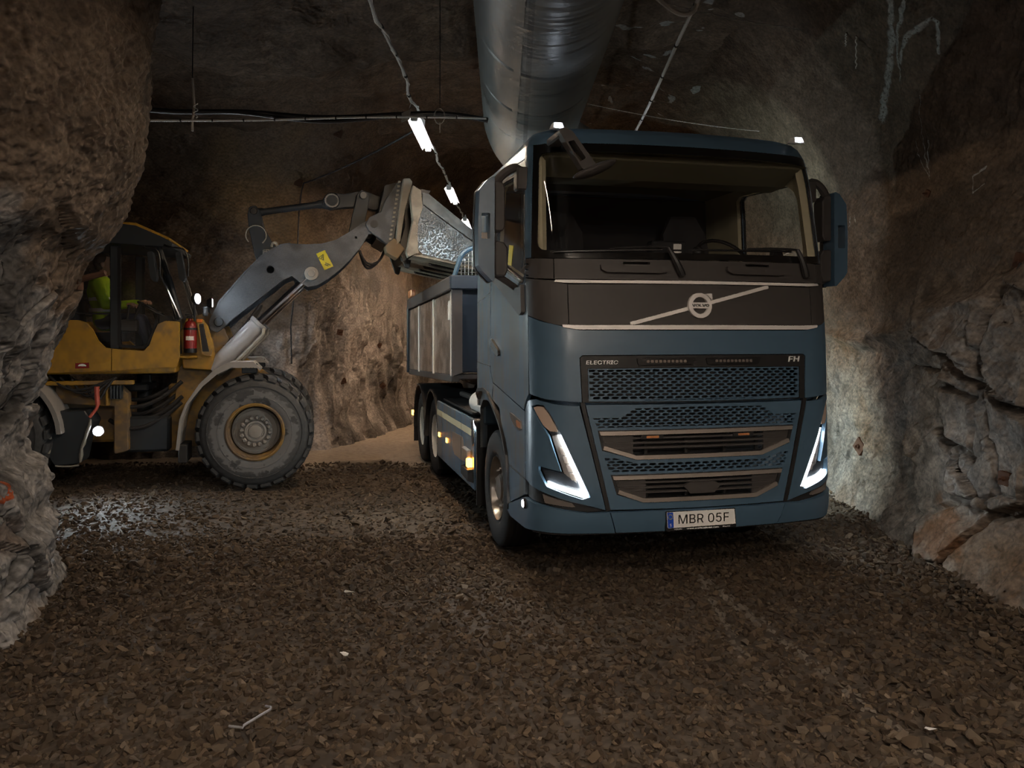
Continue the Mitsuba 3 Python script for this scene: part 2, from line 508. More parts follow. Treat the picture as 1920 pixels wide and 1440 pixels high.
h1, j1 = facets(q, .55, 3, (1, 1, 1.3)); h2, j2 = facets(q, .19, 4, (1, 1, 1.2))
bare = np.clip((2.75 - q[:, 2] + (meshkit.fbm(q * .9, 3, 2) - .5) * 1.4) / .4, 0, 1)
d = (meshkit.fbm(q * 1.3, 4, 5) - .5) * .26 + (meshkit.fbm(q * 7, 3, 6) - .5) * .06 + (1 - bare) * ((meshkit.noise(q * 24, 8) - .5) * .028 + (meshkit.noise(q * 45, 9) - .5) * .012)
h3, j3 = facets(q, .085, 7)
d += bare * (h1 * .10 + h2 * .032 + h3 * .009 - .04 * np.clip(1 - j1 / .05, 0, 1) - .014 * np.clip(1 - j2 / .06, 0, 1))
d = d.reshape(P.shape[:2])
P[..., :2] += nr[:, None] * d[..., None]
put('wall_left', grid(P), 'rock_left', smooth=True)
foot_left = P[:, np.argmin(np.abs(zs - .03)), :2].copy()

# right wall
ys = steps((-9, 5.2, .3), (5.2, 10.4, .0155), (10.4, 24, .25))
zs = steps((-.25, 4.9, .0155), (4.9, 6.6, .12))
Y, Z = np.meshgrid(ys, zs, indexing='ij')
q = np.stack([np.full(Y.size, 3.6), Y.ravel(), Z.ravel()], 1)
h1, j1 = facets(q, .95, 13, (1, 1, .8)); h2, j2 = facets(q, .30, 14, (1, 1, 1.0)); h3, j3 = facets(q, .085, 15); ridge = np.abs(meshkit.fbm(q * 9, 3, 16) - .5) - .1
wob = meshkit.fbm(q * 2.2, 3, 23) - .5
near = np.clip((7.85 - q[:, 1] + wob * .5) / .12, 0, 1)        # the blocks stand proud of the recess
bare = np.clip((2.35 - .45 * np.clip((q[:, 1] - 7.4) / .6, 0, 1) - q[:, 2] + (meshkit.fbm(q * 1.1, 3, 22) - .5) * .7) / .15, 0, 1)
d = (meshkit.fbm(q * 1.0, 4, 25) - .5) * .30 + (meshkit.fbm(q * 6, 3, 26) - .5) * .035 + (1 - bare) * ((meshkit.noise(q * 24, 28) - .5) * .022 + (meshkit.noise(q * 44, 29) - .5) * .010)
d += bare * near * (.14 + h1 * .10 + h2 * .022 + h3 * .012 + ridge * .02 - .05 * np.clip(1 - j1 / .03, 0, 1)) + bare * (1 - near) * (h2 * .022 + h3 * .014 + ridge * .02 - .06)
CRACKS = (([(7.69, 2.01), (7.07, 1.73), (6.78, 1.61), (6.54, 1.49)], .16), ([(6.49, 1.75), (6.43, 1.54), (6.26, 1.39), (5.93, 1.32)], .20), ([(7.03, 1.46), (6.58, 1.385)], .13), ([(7.12, 1.14), (6.86, .84)], .12),
          ([(6.95, 1.0), (6.6, .92)], .12), ([(6.78, .57), (6.3, .50), (5.93, .62)], .14))
for line, depth in CRACKS:          # open joints: the block above overhangs them
    g = LineString(line)
    pts = shapely.points(q[:, 1], q[:, 2])
    dist = shapely.distance(g, pts) + (meshkit.noise(q * 9, 31) - .5) * .05
    d -= depth * np.clip(1 - dist / .05, 0, 1)
    at = np.interp(q[:, 1], [p[0] for p in line[::-1]], [p[1] for p in line[::-1]])
    above = (q[:, 2] > at) & (q[:, 1] > line[-1][0]) & (q[:, 1] < line[0][0])
    d += above * depth * .5 * np.clip(1 - np.maximum(dist, 0) / .45, 0, 1)
d += .09 * np.exp(-((q[:, 2] - 1.84 - wob * .2) / .07) ** 2) * np.clip((q[:, 1] - 7.9) / .3, 0, 1)      # the ledge under the sprayed concrete
d += np.clip(.45 - q[:, 2], 0, .6) * .40                                                    # the foot runs out
d += np.clip((q[:, 2] - 3.2) / 2.4, 0, 2) ** 2 * 1.5                                         # the vault
d -= np.clip((q[:, 1] - 9.6) / 2, 0, 1) * .25
Pr = np.stack([3.78 - d.reshape(Y.shape), Y, Z], -1)
put('wall_right', grid(Pr, flip=True), 'rock_right', smooth=True)
foot_right = Pr[:, np.argmin(np.abs(zs - .03)), :2].copy()

# back: the chamber's wall, running on into the tunnel behind the truck
xy, nr = plan_curve([(-12, 11.9), (-9, 12.3), (-6.2, 12.85), (-4.3, 13.1), (-3.3, 13.7), (-2.8, 15.2), (-2.35, 17.3), (-1.6, 20), (.2, 22.5), (2.4, 23.4), (4.6, 23)],
                    lambda d, s: by_zone(d, s, .034, .2, lambda q: -7.5 < q[0] < -1.8))
zs = steps((-.25, 5.0, .036), (5.0, 6.8, .15))
P = np.zeros((len(xy), len(zs), 3))
P[..., :2], P[..., 2] = xy[:, None], zs[None]
q = P.reshape(-1, 3)
h1, j1 = facets(q, .55, 33, (1, 1, 2.6)); h2, j2 = facets(q, .20, 34, (1, 1, 2.0))
bare = np.clip((1.9 - q[:, 2] + np.clip(q[:, 0] + 4.2, 0, 1.6) * .6 + (meshkit.fbm(q * .8, 3, 32) - .5) * 1.8) / .6, 0, 1)
flute = meshkit.fbm(q * np.array([2.6, 2.6, .45]), 4, 37) - .5
d = (meshkit.fbm(q * .7, 3, 35) - .5) * .55 + (meshkit.fbm(q * 4, 3, 36) - .5) * .10 + bare * (flute * .34 + h1 * .05 + h2 * .045 - .03 * np.clip(1 - j1 / .08, 0, 1))
d += np.clip(.4 - q[:, 2], 0, .5) * .4 + np.clip((q[:, 2] - 3.4) / 2.4, 0, 2) ** 2 * 1.6
P[..., :2] += nr[:, None] * d.reshape(P.shape[:2])[..., None]
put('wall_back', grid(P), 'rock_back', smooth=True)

# ceiling
xs, ys = steps((-12, -6, .3), (-6, 5, .09)), steps((-9, 7, .4), (7, 17, .09), (17, 24, .3))
X, Y = np.meshgrid(xs, ys, indexing='ij')
q = np.stack([X.ravel(), Y.ravel(), np.zeros(X.size)], 1)
z = 5.55 - .055 * np.clip(np.abs(X - .3) - .5, 0, 3.2) ** 2 + ((meshkit.fbm(q * .7, 4, 45) - .5) * .8 + (meshkit.fbm(q * 3.5, 3, 46) - .5) * .12).reshape(X.shape)
put('ceiling', grid(np.stack([X, Y, z], -1), flip=True), 'ceiling_rock', smooth=True)


# floor
def ground_z(x, y):
    q = np.stack([np.ravel(x), np.ravel(y), np.zeros(np.size(x))], 1)
    h = (meshkit.fbm(q * .9, 3, 51) - .5) * .07 + (meshkit.fbm(q * 4, 2, 52) - .5) * .03
    far = np.clip((q[:, 1] - 11.3) / 1.2, 0, 1)
    rut = -.025 * (np.exp(-((q[:, 0] - .35 - .06 * (q[:, 1] - 6)) / .22) ** 2) + np.exp(-((q[:, 0] - 2.0 - .02 * (q[:, 1] - 6)) / .25) ** 2)) * np.clip((6.5 - q[:, 1]) / .5, 0, 1)
    return (h * (1 - .6 * far) + rut - .025).reshape(np.shape(x))


xs, ys = steps((-12, -4.4, .2), (-4.4, 4.4, .05), (4.4, 5, .2)), steps((-9, 2.6, .4), (2.6, 13, .05), (13, 24, .2))
X, Y = np.meshgrid(xs, ys, indexing='ij')
put('floor', grid(np.stack([X, Y, ground_z(X, Y)], -1)), 'floor_ground', smooth=True)
for k in ('wall_left', 'wall_right', 'wall_back', 'ceiling', 'floor'):
    labels[k] = {'kind': 'structure'}
labels['wall_left']['label'] = 'brown sprayed rock pillar with bare grey stone at its foot'
labels['wall_right']['label'] = 'brown tunnel wall with white mineral streaks and fractured rock blocks'
labels['wall_back']['label'] = 'ochre and beige rock wall behind the wheel loader'
labels['ceiling']['label'] = 'dark sprayed rock ceiling of the tunnel'
labels['floor']['label'] = 'brown crushed stone floor of the tunnel'

# crushed stone: the 300 nearest stones singly, the rest as one body of gravel
rng = np.random.default_rng(7)


def stone_shape(r):
    n = r.integers(9, 13)
    p = r.normal(size=(n, 3)); p /= np.linalg.norm(p, axis=1, keepdims=True)
    p *= np.array([1.0, r.uniform(.62, .9), r.uniform(.48, .78)]) * r.uniform(.8, 1.05, (n, 1))
    return hull(p)


SHAPES_OF_STONE = [stone_shape(rng) for _ in range(14)]
TONES = np.array([(.064, .046, .031), (.053, .038, .027), (.075, .055, .037), (.058, .046, .036), (.042, .031, .022), (.068, .053, .039), (.100, .078, .057)])
n_near, n_far = 47000, 17000
y = np.r_[rng.uniform(3.1, 7.8, n_near), rng.uniform(7.8, 12.2, n_far)]
x = np.r_[rng.uniform(-4.8, 3.9, n_near), rng.uniform(-7.0, 3.9, n_far)]
keep = (np.abs(x) < .64 * y + .25)
keep &= x < np.interp(y, foot_right[:, 1], foot_right[:, 0]) - .04
rim = Polygon(np.vstack([foot_left, [(-14, 7.4), (-14, -9)]])).buffer(.03)
shapely.prepare(rim)
keep &= ~shapely.contains(rim, shapely.points(x, y))
for fx, fy, yaw, tyres in ((1.413, 6.187, 13.7, [(s_ * 1.07, b) for s_ in (-1, 1) for b in (1.61, 5.45, 6.72)]), (-3.105, 10.05, 13.7, [(a, b) for a in (0, -2.95) for b in (.26, 2.10)])):
    c_, s2_ = math.cos(math.radians(yaw)), math.sin(math.radians(yaw))
    lx, ly_ = (x - fx) * c_ + (y - fy) * s2_, -(x - fx) * s2_ + (y - fy) * c_
    for a, b in tyres:
        w_, l_ = (.17, .20) if fx > 0 else (.24, .28)
        keep &= ~((np.abs(lx - a) < (w_ if fx > 0 else l_)) & (np.abs(ly_ - b) < (l_ if fx > 0 else w_)))
x, y = x[keep], y[keep]
size = np.clip(rng.lognormal(math.log(.0205), .36, len(x)), .010, .050)
patch = meshkit.fbm(np.stack([x * .9, y * .9, x * 0], 1), 3, 61)
size *= .72 + .6 * patch
big = rng.random(len(x)) < .004
size = np.where(big, rng.uniform(.042, .062, len(x)), size)
bank = np.clip((x - 2.7) / .8, 0, 1) * .05 + np.clip((-2.6 - x) / .7, 0, 1) * (y < 7) * .05
z = ground_z(x, y) + size * rng.uniform(.0, .55, len(x)) + bank * rng.random(len(x))
tone = TONES[rng.choice(len(TONES), len(x), p=[.2, .24, .15, .16, .15, .07, .03])] * rng.uniform(.62, 1.5, (len(x), 1))
dusty = ((np.abs(x - (1.95 - .13 * (y - 3.6) - (y - 3.6) * .03)) < .045) | (np.abs(x - (1.38 + .05 * (y - 5))) < .03) & (y > 4.9)) & (y < 6.6) & (rng.random(len(x)) < .75)
tone = np.where(dusty[:, None], np.array([.115, .097, .078]) * rng.uniform(.85, 1.15, (len(x), 1)), tone)
kind = rng.integers(0, len(SHAPES_OF_STONE), len(x))
ang = rng.uniform(0, 2 * np.pi, len(x)); tilt = rng.normal(0, .38, (len(x), 2))


def stone_matrix(i):
    c, s = np.cos(ang[i]), np.sin(ang[i])
    R = np.array([[c, -s, 0], [s, c, 0], [0, 0, 1]])
    a, b = tilt[i]
    Rx = np.array([[1, 0, 0], [0, np.cos(a), -np.sin(a)], [0, np.sin(a), np.cos(a)]]); Ry = np.array([[np.cos(b), 0, np.sin(b)], [0, 1, 0], [-np.sin(b), 0, np.cos(b)]])
    M = np.eye(4); M[:3, :3] = Rx @ Ry @ R * size[i]; M[:3, 3] = (x[i], y[i], z[i])
    return M


seen = (np.abs(x) < .615 * y) & (y > 3.62)
order = np.argsort(np.where(seen, -size / y, 9))
single = set(order[:300].tolist())
pbr('gravel', {'type': 'mesh_attribute', 'name': 'vertex_color'}, .9, spec=.12)
for k in range(len(TONES)):
    pbr(f'stone_tone_{k}', TONES[k] * 1.05, .9, spec=.12)
plain = [mikit.ply(s) for s in SHAPES_OF_STONE]
for i in order[:300]:
    key = fresh('floor__stone')
    t = int(np.argmin(np.abs(TONES - tone[i]).sum(1)))
    scene[key] = {**plain[kind[i]], 'bsdf': {'type': 'ref', 'id': f'stone_tone_{t}'}, 'to_world': T4(stone_matrix(i).tolist())}
rest = np.array([i for i in range(len(x)) if i not in single])
vs, fs, cs, at = [], [], [], 0
for k, shape in enumerate(SHAPES_OF_STONE):
    idx = rest[kind[rest] == k]
    Ms = np.array([stone_matrix(i) for i in idx])
    v = np.einsum('kij,nj->kni', Ms[:, :3, :3], shape.vertices) + Ms[:, None, :3, 3]
    n = len(shape.vertices)
    fs.append((shape.faces[None] + (np.arange(len(idx)) * n)[:, None, None]).reshape(-1, 3) + at)
    vs.append(v.reshape(-1, 3)); cs.append(np.repeat(tone[idx], n, 0)); at += n * len(idx)
# facets stay flat: every triangle gets its own corners
V, F, Cc = np.vstack(vs), np.vstack(fs), np.vstack(cs)
scene['floor__gravel'] = mikit.ply(trimesh.Trimesh(V, F, process=False), 'gravel', smooth=False, color=Cc)
labels['floor__gravel'] = {'label': 'brown crushed stone gravel covering the tunnel floor', 'kind': 'stuff'}

# ------------------------------------------------------------------ tunnel lamps on their cable
def glow(name, rgb):
    return {'type': 'area', 'radiance': {'type': 'rgb', 'value': list(rgb)}}


def beam(pos, toward, rgb, cut, soft=.35):
    """The directed light of a reflector lamp, from its lens."""
    scene[fresh('lamp_beam')] = {'type': 'spot', 'to_world': T4().look_at(origin=[float(a) for a in pos], target=[float(a + b) for a, b in zip(pos, toward)], up=[0, 0, 1]), 'intensity': {'type': 'rgb', 'value': list(rgb)}, 'cutoff_angle': cut, 'beam_width': cut * soft}


def round_lamp(parent, name, c, d, r, frame, lens_rgb, rgb, cut, soft=.35):
    """A round work lamp at c facing d: housing, glowing lens and its beam."""
    d = np.asarray(d, float) / np.linalg.norm(d)
    e = np.cross(d, [0, 0, 1]); e /= np.linalg.norm(e); g = np.cross(e, d)
    a = np.arange(20) * 2 * np.pi / 20
    ring = lambda rr, h: np.asarray(c) + d * h + rr * (np.cos(a)[:, None] * e + np.sin(a)[:, None] * g)
    h = part(parent, name, hull(np.vstack([ring(r * .7, -.07), ring(r * 1.18, -.03), ring(r * 1.18, 0)])), 'cable_black', frame)
    part(h, 'lens', hull(np.vstack([ring(r, .001), ring(r * .86, .012)])), 'lens_off', frame, False, 'blazing white lens', emitter=glow('lens', lens_rgb))
    beam(frame(np.asarray(c) + d * .03), frame.R @ d, rgb, cut, soft)
    return h


pbr('lamp_body', (.62, .62, .60), .45)
pbr('lens_off', (.55, .56, .56), .3)
pbr('cable_grey', (.50, .49, .47), .55)
pbr('cable_black', (.02, .02, .022), .5)
LAMP_X, LAMP_Z = -.96, 4.0


def tunnel_lamp(y, x, z, length, label, radiance):
    t = thing('tunnel_lamp', label, 'lamp', 'strip lamps along the tunnel')
    h, w = length / 2, .036
    part(t, 'housing', bx(x - w, x + w, y - h, y + h, z, z + .05, .012), 'lamp_body')
    for s in (-1, 1):       # added wings, shaped to keep the light off the ceiling
        part(t, 'reflector', hull([(x + s * a, b, c) for b in (y - h, y + h) for a, c in ((w * .9, z + .02), (w * .9, z + .03), (w * 1.9, z - .012), (w * 1.9, z - .004))]), 'lamp_body')
    a = np.linspace(np.pi, 2 * np.pi, 11)
    poly = np.stack([np.cos(a) * w * .88, np.sin(a) * w * .62], 1)
    tubemesh = ext(poly, 'y', y - h + .03, y + h - .03)
    tubemesh.apply_translation((x, 0, z - .001))
    part(t, 'diffuser', tubemesh, 'lens_off', emitter=glow('tube', radiance))
    for s in (-1, 1):
        part(t, 'end_cap', bx(x - w, x + w, y + s * h - .03 * (s > 0), y + s * h + .03 * (s < 0), z - w * .8, z + .05, .008), 'lamp_body')
        part(t, 'clip', bx(x - .012, x + .012, y + s * h * .7 - .01, y + s * h * .7 + .01, z + .045, z + .12, .003), 'cable_grey')


LAMPS = ((8.85, 'lit strip lamp hanging from the cable, the longest lit one above the loader bucket', TUBE_RADIANCE),
         (12.8, 'lit strip lamp above the loader bucket, second along the hanging cable', TUBE_RADIANCE),
         (16.2, 'farthest and smallest lit strip lamp, just above the bucket edge', TUBE_RADIANCE),
         (4.4, 'strip lamp above the gravel in front of the truck', TUBE_RADIANCE_NEAR),
         (.3, 'strip lamp above the camera position', TUBE_RADIANCE_NEAR),
         (-3.8, 'first strip lamp behind the camera position on the left cable', TUBE_RADIANCE_NEAR),
         (-7.8, 'second strip lamp behind the camera position on the left cable', TUBE_RADIANCE_NEAR))
for y, lab, rad in LAMPS:
    tunnel_lamp(y, LAMP_X + (.04 if 12 < y < 13 else .08 if y > 15 else 0), LAMP_Z, 1.4, lab, rad)
for y, lab, rad in ((.5, 'added strip lamp above and right of the camera position, lighting the truck front', ADDED_TUBE_OVER), (-3.0, 'first added strip lamp behind the camera position, lighting the truck front', ADDED_TUBE_BACK),
                    (-7.0, 'second added strip lamp behind the camera position, lighting the truck front', ADDED_TUBE_BACK)):
    tunnel_lamp(y, 1.5, 4.2, 1.4, lab, rad)  # unseen row added to throw frontal light on the truck

# ------------------------------------------------------------------ the truck: frame and cab surface
TR = Frame((1.413, 6.187, 0.0), math.radians(13.7))          # x across (to the right as seen), y towards the rear, z up; y = 0 is the front
CAB_BACK = 2.27


def _plan():
    """The cab's outline in plan from the front's middle to the rear corner of the side, for a half width of 1.25: points by arc length."""
    r, bow, flat = .29, .07, .97
    u = np.linspace(0, flat, 60)
    pts = [np.stack([u, bow * (u / flat) ** 2], 1)]
    a0 = math.atan(2 * bow / flat)
    a = np.linspace(a0, math.pi / 2, 24)
    du, dv = r * (np.sin(a) - math.sin(a0)), r * (math.cos(a0) - np.cos(a))
    c = np.stack([flat + du, bow + dv], 1)
    c[:, 0] = flat + (c[:, 0] - flat) * (1.25 - flat) / (c[-1, 0] - flat)
    pts.append(c[1:])
    v = np.linspace(c[-1, 1], CAB_BACK, 40)[1:]
    pts.append(np.stack([np.full(len(v), 1.25), v], 1))
    p = np.vstack(pts)
    s = np.r_[0, np.cumsum(np.linalg.norm(np.diff(p, axis=0), axis=1))]
    return p, s


PLAN, PLAN_S = _plan()
S_CORNER = float(np.interp(1.2499, PLAN[:, 0], PLAN_S))      # arc length at which the side turns straight
S_BACK = float(PLAN_S[-1])


def front_v(w):
    return np.interp(w, [.3, .40, .52, .75, 1.38, 1.80, 1.97, 2.25, 2.46, 2.8, 3.10, 3.30, 3.42], [.10, .05, .01, .0, .015, .03, .045, .075, .10, .16, .215, .27, .33])


def half_width(w):
    return np.interp(w, [.3, 2.2, 2.5, 3.0, 3.3, 3.42], [1.25, 1.25, 1.245, 1.225, 1.205, 1.19]) / 1.25


def cab_map(s, w, t=0.0):
    """The cab's skin: arc length s from the front's middle (negative to the left), height w, offset t outwards."""
    s, w = np.asarray(s, float), np.asarray(w, float)
    a = np.abs(s)

    def at(a):
        return np.interp(a, PLAN_S, PLAN[:, 0]), np.interp(a, PLAN_S, PLAN[:, 1])

    u, v = at(a)
    u0, v0 = at(np.maximum(a - 5e-3, 0)); u1, v1 = at(np.minimum(a + 5e-3, S_BACK))
    tx, ty = u1 - u0, v1 - v0
    L = np.hypot(tx, ty) + 1e-12
    k = half_width(w)
    lean = np.clip(1 - (v - .1) / 1.2, 0, 1)                # the rake of the front dies out along the sides
    nx, ny = ty / L, -tx / L
    x = (u * k + nx * t) * np.where(s < 0, -1, 1)
    return np.stack([x, v + front_v(w) * lean + ny * t, w + 0 * u], -1)


def frontal(u):
    """Arc length for a position u across the front."""
    return math.copysign(float(np.interp(abs(u), PLAN[:, 0], PLAN_S)), u)

# ------------------------------------------------------------------ truck materials
def drops(p, n, uv):
    """Water drops standing on the paint."""
    a, b, w = voronoi((p.x + p.y) * 70, p.z * 70)
    r = .12 + .26 * w
    wet = smoothstep(.35, .6, pfbm(p.x * 3, p.y * 3, p.z * 3, 2))
    return dr.maximum(1 - dr.square(a / r), 0) * .0022 * wet


def grimy_blue(p, n, uv):
    run = pfbm((p.x + p.y) * 9, (p.x - p.y) * 9, p.z * 1.1, 3)
    dust = pfbm(p.x * 2.2, p.y * 2.2, p.z * 2.0, 3)
    t = smoothstep(.46, .66, run) * .5 + smoothstep(.45, .62, dust) * .5
    return mix((.060, .112, .168), (.090, .098, .098), t)


pbr('blue_paint', (.060, .112, .168), .34, spec=.5, coat=.7)
bumped('blue_wet', {'type': 'principled', 'base_color': proc(grimy_blue), 'roughness': .30, 'specular': .6, 'clearcoat': .8, 'clearcoat_gloss': .95}, drops, 1.0, 1.2e-3)
pbr('grey_plastic', (.052, .047, .045), .58, spec=.4)
pbr('dark_plastic', (.018, .0175, .018), .5, spec=.4)
pbr('radiator_grey', (.030, .030, .031), .6)  # near-black, so the holes of the mesh look shaded
pbr('satin_silver', (.80, .77, .74), .45, .2)
pbr('chrome_dull', (.62, .56, .51), .35, .8)
pbr('white_letter', (.72, .72, .72), .4)
pbr('plate_white', (.72, .71, .68), .35)
pbr('plate_blue', (.012, .05, .33), .35)
pbr('ink_black', (.008, .008, .009), .4)
mat('glass_pane', {'type': 'thindielectric', 'int_ior': 1.5}, two=False)
pbr('frit_black', (.006, .006, .006), .18)
pbr('lamp_lens', (.30, .27, .25), .18, .6)
pbr('copper_lens', (.60, .46, .37), .3, .3)
pbr('amber_lens', (.55, .22, .09), .25, .2)
pbr('cream_trim', (.46, .42, .29), .6, spec=.3)
pbr('olive_trim', (.115, .108, .068), .7, spec=.25)
pbr('dash_dark', (.028, .027, .026), .6, spec=.3)
pbr('seat_cloth', (.035, .035, .038), .8, spec=.2)
pbr('rubber', (.022, .022, .023), .72, spec=.3)
pbr('steel_rim', (.42, .40, .38), .30, .9)
pbr('white_hub', (.62, .61, .57), .45)
pbr('screen_dark', (.02, .022, .025), .2)
pbr('sticker_yellow', (.75, .62, .02), .4)
pbr('cable_white', (.7, .69, .66), .5)

truck = thing('truck', 'blue three-axle electric truck with grey front band, glowing corner headlights and plate MBR 05F', 'truck')


def cab(name, poly, bsdf, t0=-.025, t1=0.0, label=None, ds=.06, dw=.08, parent=None, smooth=32, **more):
    return part(parent or truck, name, conform(poly, cab_map, t0, t1, ds, dw), bsdf, TR, smooth, label, **more)


def mir(pts):
    return [(-a, b) for a, b in pts][::-1]


def both(pts):
    """An outline symmetric about the middle from its left half, listed from the top middle round by the left to the bottom middle."""
    return list(pts) + [(-a, b) for a, b in reversed(pts) if abs(a) > 1e-9]


# ------------------------------------------------------------------ cab front
GLASS = both([(0, 3.352), (-.6, 3.349), (-1.285, 3.337), (-1.312, 2.459), (-1.09, 2.447), (-.4, 2.446), (0, 2.446)])
clear = rpoly(both([(0, 3.275), (-.6, 3.272), (-1.225, 3.262), (-1.245, 2.515), (-1.0, 2.500), (0, 2.496)]), .07, 6)


def sheet(poly, t=0.0, ds=.07, dw=.09):
    """One layer of the conformed surface, for panes."""
    m = conform(poly, cab_map, t - .001, t, ds, dw)
    n = len(m.vertices) // 2
    f = m.faces[(m.faces < n).all(1)]
    return trimesh.Trimesh(m.vertices[:n], f, process=False)


part(truck, 'windscreen', sheet(Polygon(GLASS), -.004), 'glass_pane', TR, True)
cab('windscreen_border', Polygon(GLASS).difference(clear), 'frit_black', -.016, -.008)

SLOTS = unary_union([rpoly([(a + .13, 2.423), (b - .08, 2.423), (b - .08, 2.405), (a + .13, 2.405)], .004) for a, b in ((-.71, -.29), (.29, .71))])
cab('wiper_panel', Polygon(both([(0, 2.440), (-.6, 2.440), (-1.098, 2.441), (-1.098, 2.292), (-.6, 2.290), (0, 2.289)])).difference(SLOTS), 'grey_plastic')
for g in SLOTS.geoms:
    cab('slot_tray', g.buffer(.01), 'grey_plastic', -.09, -.08)
for s in (-1, 1):
    f = (lambda q: q) if s < 0 else mir
    corner = Polygon(f([(-1.106, 2.441), (-1.30, 2.452), (-1.40, 2.455), (-1.40, 2.318), (-1.25, 2.300), (-1.106, 2.293)]))
    for k in range(3):
        corner = corner.difference(Polygon(f([(-1.41, 2.425 - k * .043), (-1.345, 2.418 - k * .043), (-1.345, 2.408 - k * .043), (-1.41, 2.409 - k * .043)])))
    cab('corner_vane', corner, 'grey_plastic')
    cab('emblem_panel', f([(-1.006, 2.252), (-1.11, 2.282), (-1.25, 2.292), (-1.40, 2.308), (-1.405, 2.20), (-1.39, 2.09), (-1.365, 2.030), (-1.15, 1.968), (-1.066, 1.952), (-1.006, 1.952)]), 'grey_plastic')
cab('emblem_panel', both([(0, 2.258), (-.6, 2.256), (-1.0, 2.252), (-1.0, 1.954), (-.6, 1.956), (0, 1.956)]), 'grey_plastic')
# slots behind the grips, and the two grips
for a, b in ((-.71, -.29), (.29, .71)):
    cab('grip', rpoly([(a - .05, 2.402), (b + .04, 2.394), (b + .05, 2.352), (b - .02, 2.338), (a, 2.342), (a - .045, 2.362)], .012), 'grey_plastic', .004, .038)
cab('trim_strip', rpoly(both([(0, 2.285), (-.8, 2.283), (-1.09, 2.286), (-1.100, 2.270), (-1.0, 2.262), (0, 2.262)]), .003), 'satin_silver', -.01, .014, 'upper silver strip')
cab('trim_strip', rpoly(both([(0, 1.954), (-.9, 1.952), (-1.052, 1.956), (-1.045, 1.938), (-.945, 1.921), (0, 1.920)]), .004), 'satin_silver', -.01, .016, 'lower silver strip')

# the ring emblem with its arrow, bar and lettering
bar = band([(-.545, 1.962), (.600, 2.250)], .026)
ring = Point(0.004, 2.100).buffer(.094, quad_segs=16)
bar = bar.intersection(sbox(-1, 1.957, 1, 2.257)).difference(Point(.004, 2.10).buffer(.1))
emblem = cab('emblem', ring.difference(Point(.004, 2.100).buffer(.064, quad_segs=16)).union(sbox(-.075, 2.079, .083, 2.123)).union(Polygon([(.050, 2.188), (.104, 2.192), (.104, 2.140), (.090, 2.155), (.066, 2.178)])), 'satin_silver', -.005, .026, 'silver ring emblem with arrow', ds=.03, dw=.03)
cab('emblem_bar', bar, 'satin_silver', -.005, .016)


def letters(text, s0, w0, height, t, width=None, bold=False, slant=0.0, depth=.004, mp=None):
    """Lettering laid on the cab's skin, its lower left corner at (s0, w0)."""
    m = meshkit.text_mesh(text, height, depth, bold)
    v = m.vertices.copy()
    v[:, 0] -= v[:, 0].min()
    if width:
        v[:, 0] *= width / v[:, 0].max()
    v[:, 0] += slant * v[:, 1]
    out = np.empty_like(v)
    for k in range(len(v)):
        out[k] = (mp or cab_map)(s0 + v[k, 0], w0 + v[k, 1], t + v[k, 2])
    return trimesh.Trimesh(out, m.faces, process=False)


part(emblem, 'lettering', letters('VOLVO', -.064, 2.091, .019, .0265, .138, True), 'ink_black', TR, False)

# hood panel with the grille frame let into it
FRAME = both([(0, 1.731), (-.905, 1.729), (-.925, 1.712), (-.912, 1.386), (0, 1.380)])
hood = Polygon(both([(0, 1.914), (-.93, 1.915), (-1.06, 1.946), (-1.20, 1.976), (-1.358, 2.020), (-1.362, 1.75), (-1.352, 1.443), (-1.18, 1.410), (-.920, 1.390), (-.6, 1.384), (0, 1.383)]))
cab('hood_panel', hood.difference(Polygon(FRAME).buffer(.004)), 'blue_paint', -.03, 0.0)
MESH_UP = Polygon(both([(0, 1.637), (-.868, 1.633), (-.862, 1.395), (0, 1.388)]))
frame = cab('grille_frame', Polygon(FRAME).buffer(-.002).difference(MESH_UP.buffer(.003)), 'dark_plastic', -.03, -.002)
part(frame, 'lettering', letters('ELECTRIC', -.882, 1.667, .026, -.001, .236, True, .15), 'white_letter', TR, False)
part(frame, 'lettering', letters('FH', .762, 1.674, .040, -.001, .100, True, .2), 'white_letter', TR, False)
for a in (-.505, .040):
    lb = cab('light_bar', rpoly([(a, 1.709), (a + .465, 1.711), (a + .44, 1.662), (a + .012, 1.661)], .008), 'ink_black', -.01, .016, 'dark bar of small lamps')
    for k in range(10):
        q = a + .075 + k * .032
        part(lb, 'lamp_cell', conform(rpoly([(q, 1.696), (q + .022, 1.696), (q + .022, 1.676), (q, 1.676)], .005), cab_map, .014, .018), 'lamp_lens', TR)


def honeycomb(region, hl=.0295, hh=.0096, dx=.0700, dy=.0222, inset=.010, phase=0.0, w_ref=None):
    """The region less rows of long hexagons."""
    x0, y0, x1, y1 = region.bounds
    core = region.buffer(-inset, join_style=2)
    shapely.prepare(core)
    hexes = []
    rows = int((y1 - y0 - 2 * inset) / dy)
    top = y1 - inset - hh if w_ref is None else w_ref
    for r in range(rows + 2):
        y = top - r * dy
        n = int((x1 - x0) / dx) + 3
        for k in range(-n // 2, n // 2 + 2):
            x = (k + (.5 if r % 2 else 0)) * dx + phase
            hx = Polygon([(x - hl, y), (x - hl * .62, y + hh), (x + hl * .62, y + hh), (x + hl, y), (x + hl * .62, y - hh), (x - hl * .62, y - hh)])
            if core.intersects(hx):
                c = hx.intersection(core)
                if c.area > hx.area * .35:
                    hexes.append(c)
    return unary_union(hexes)


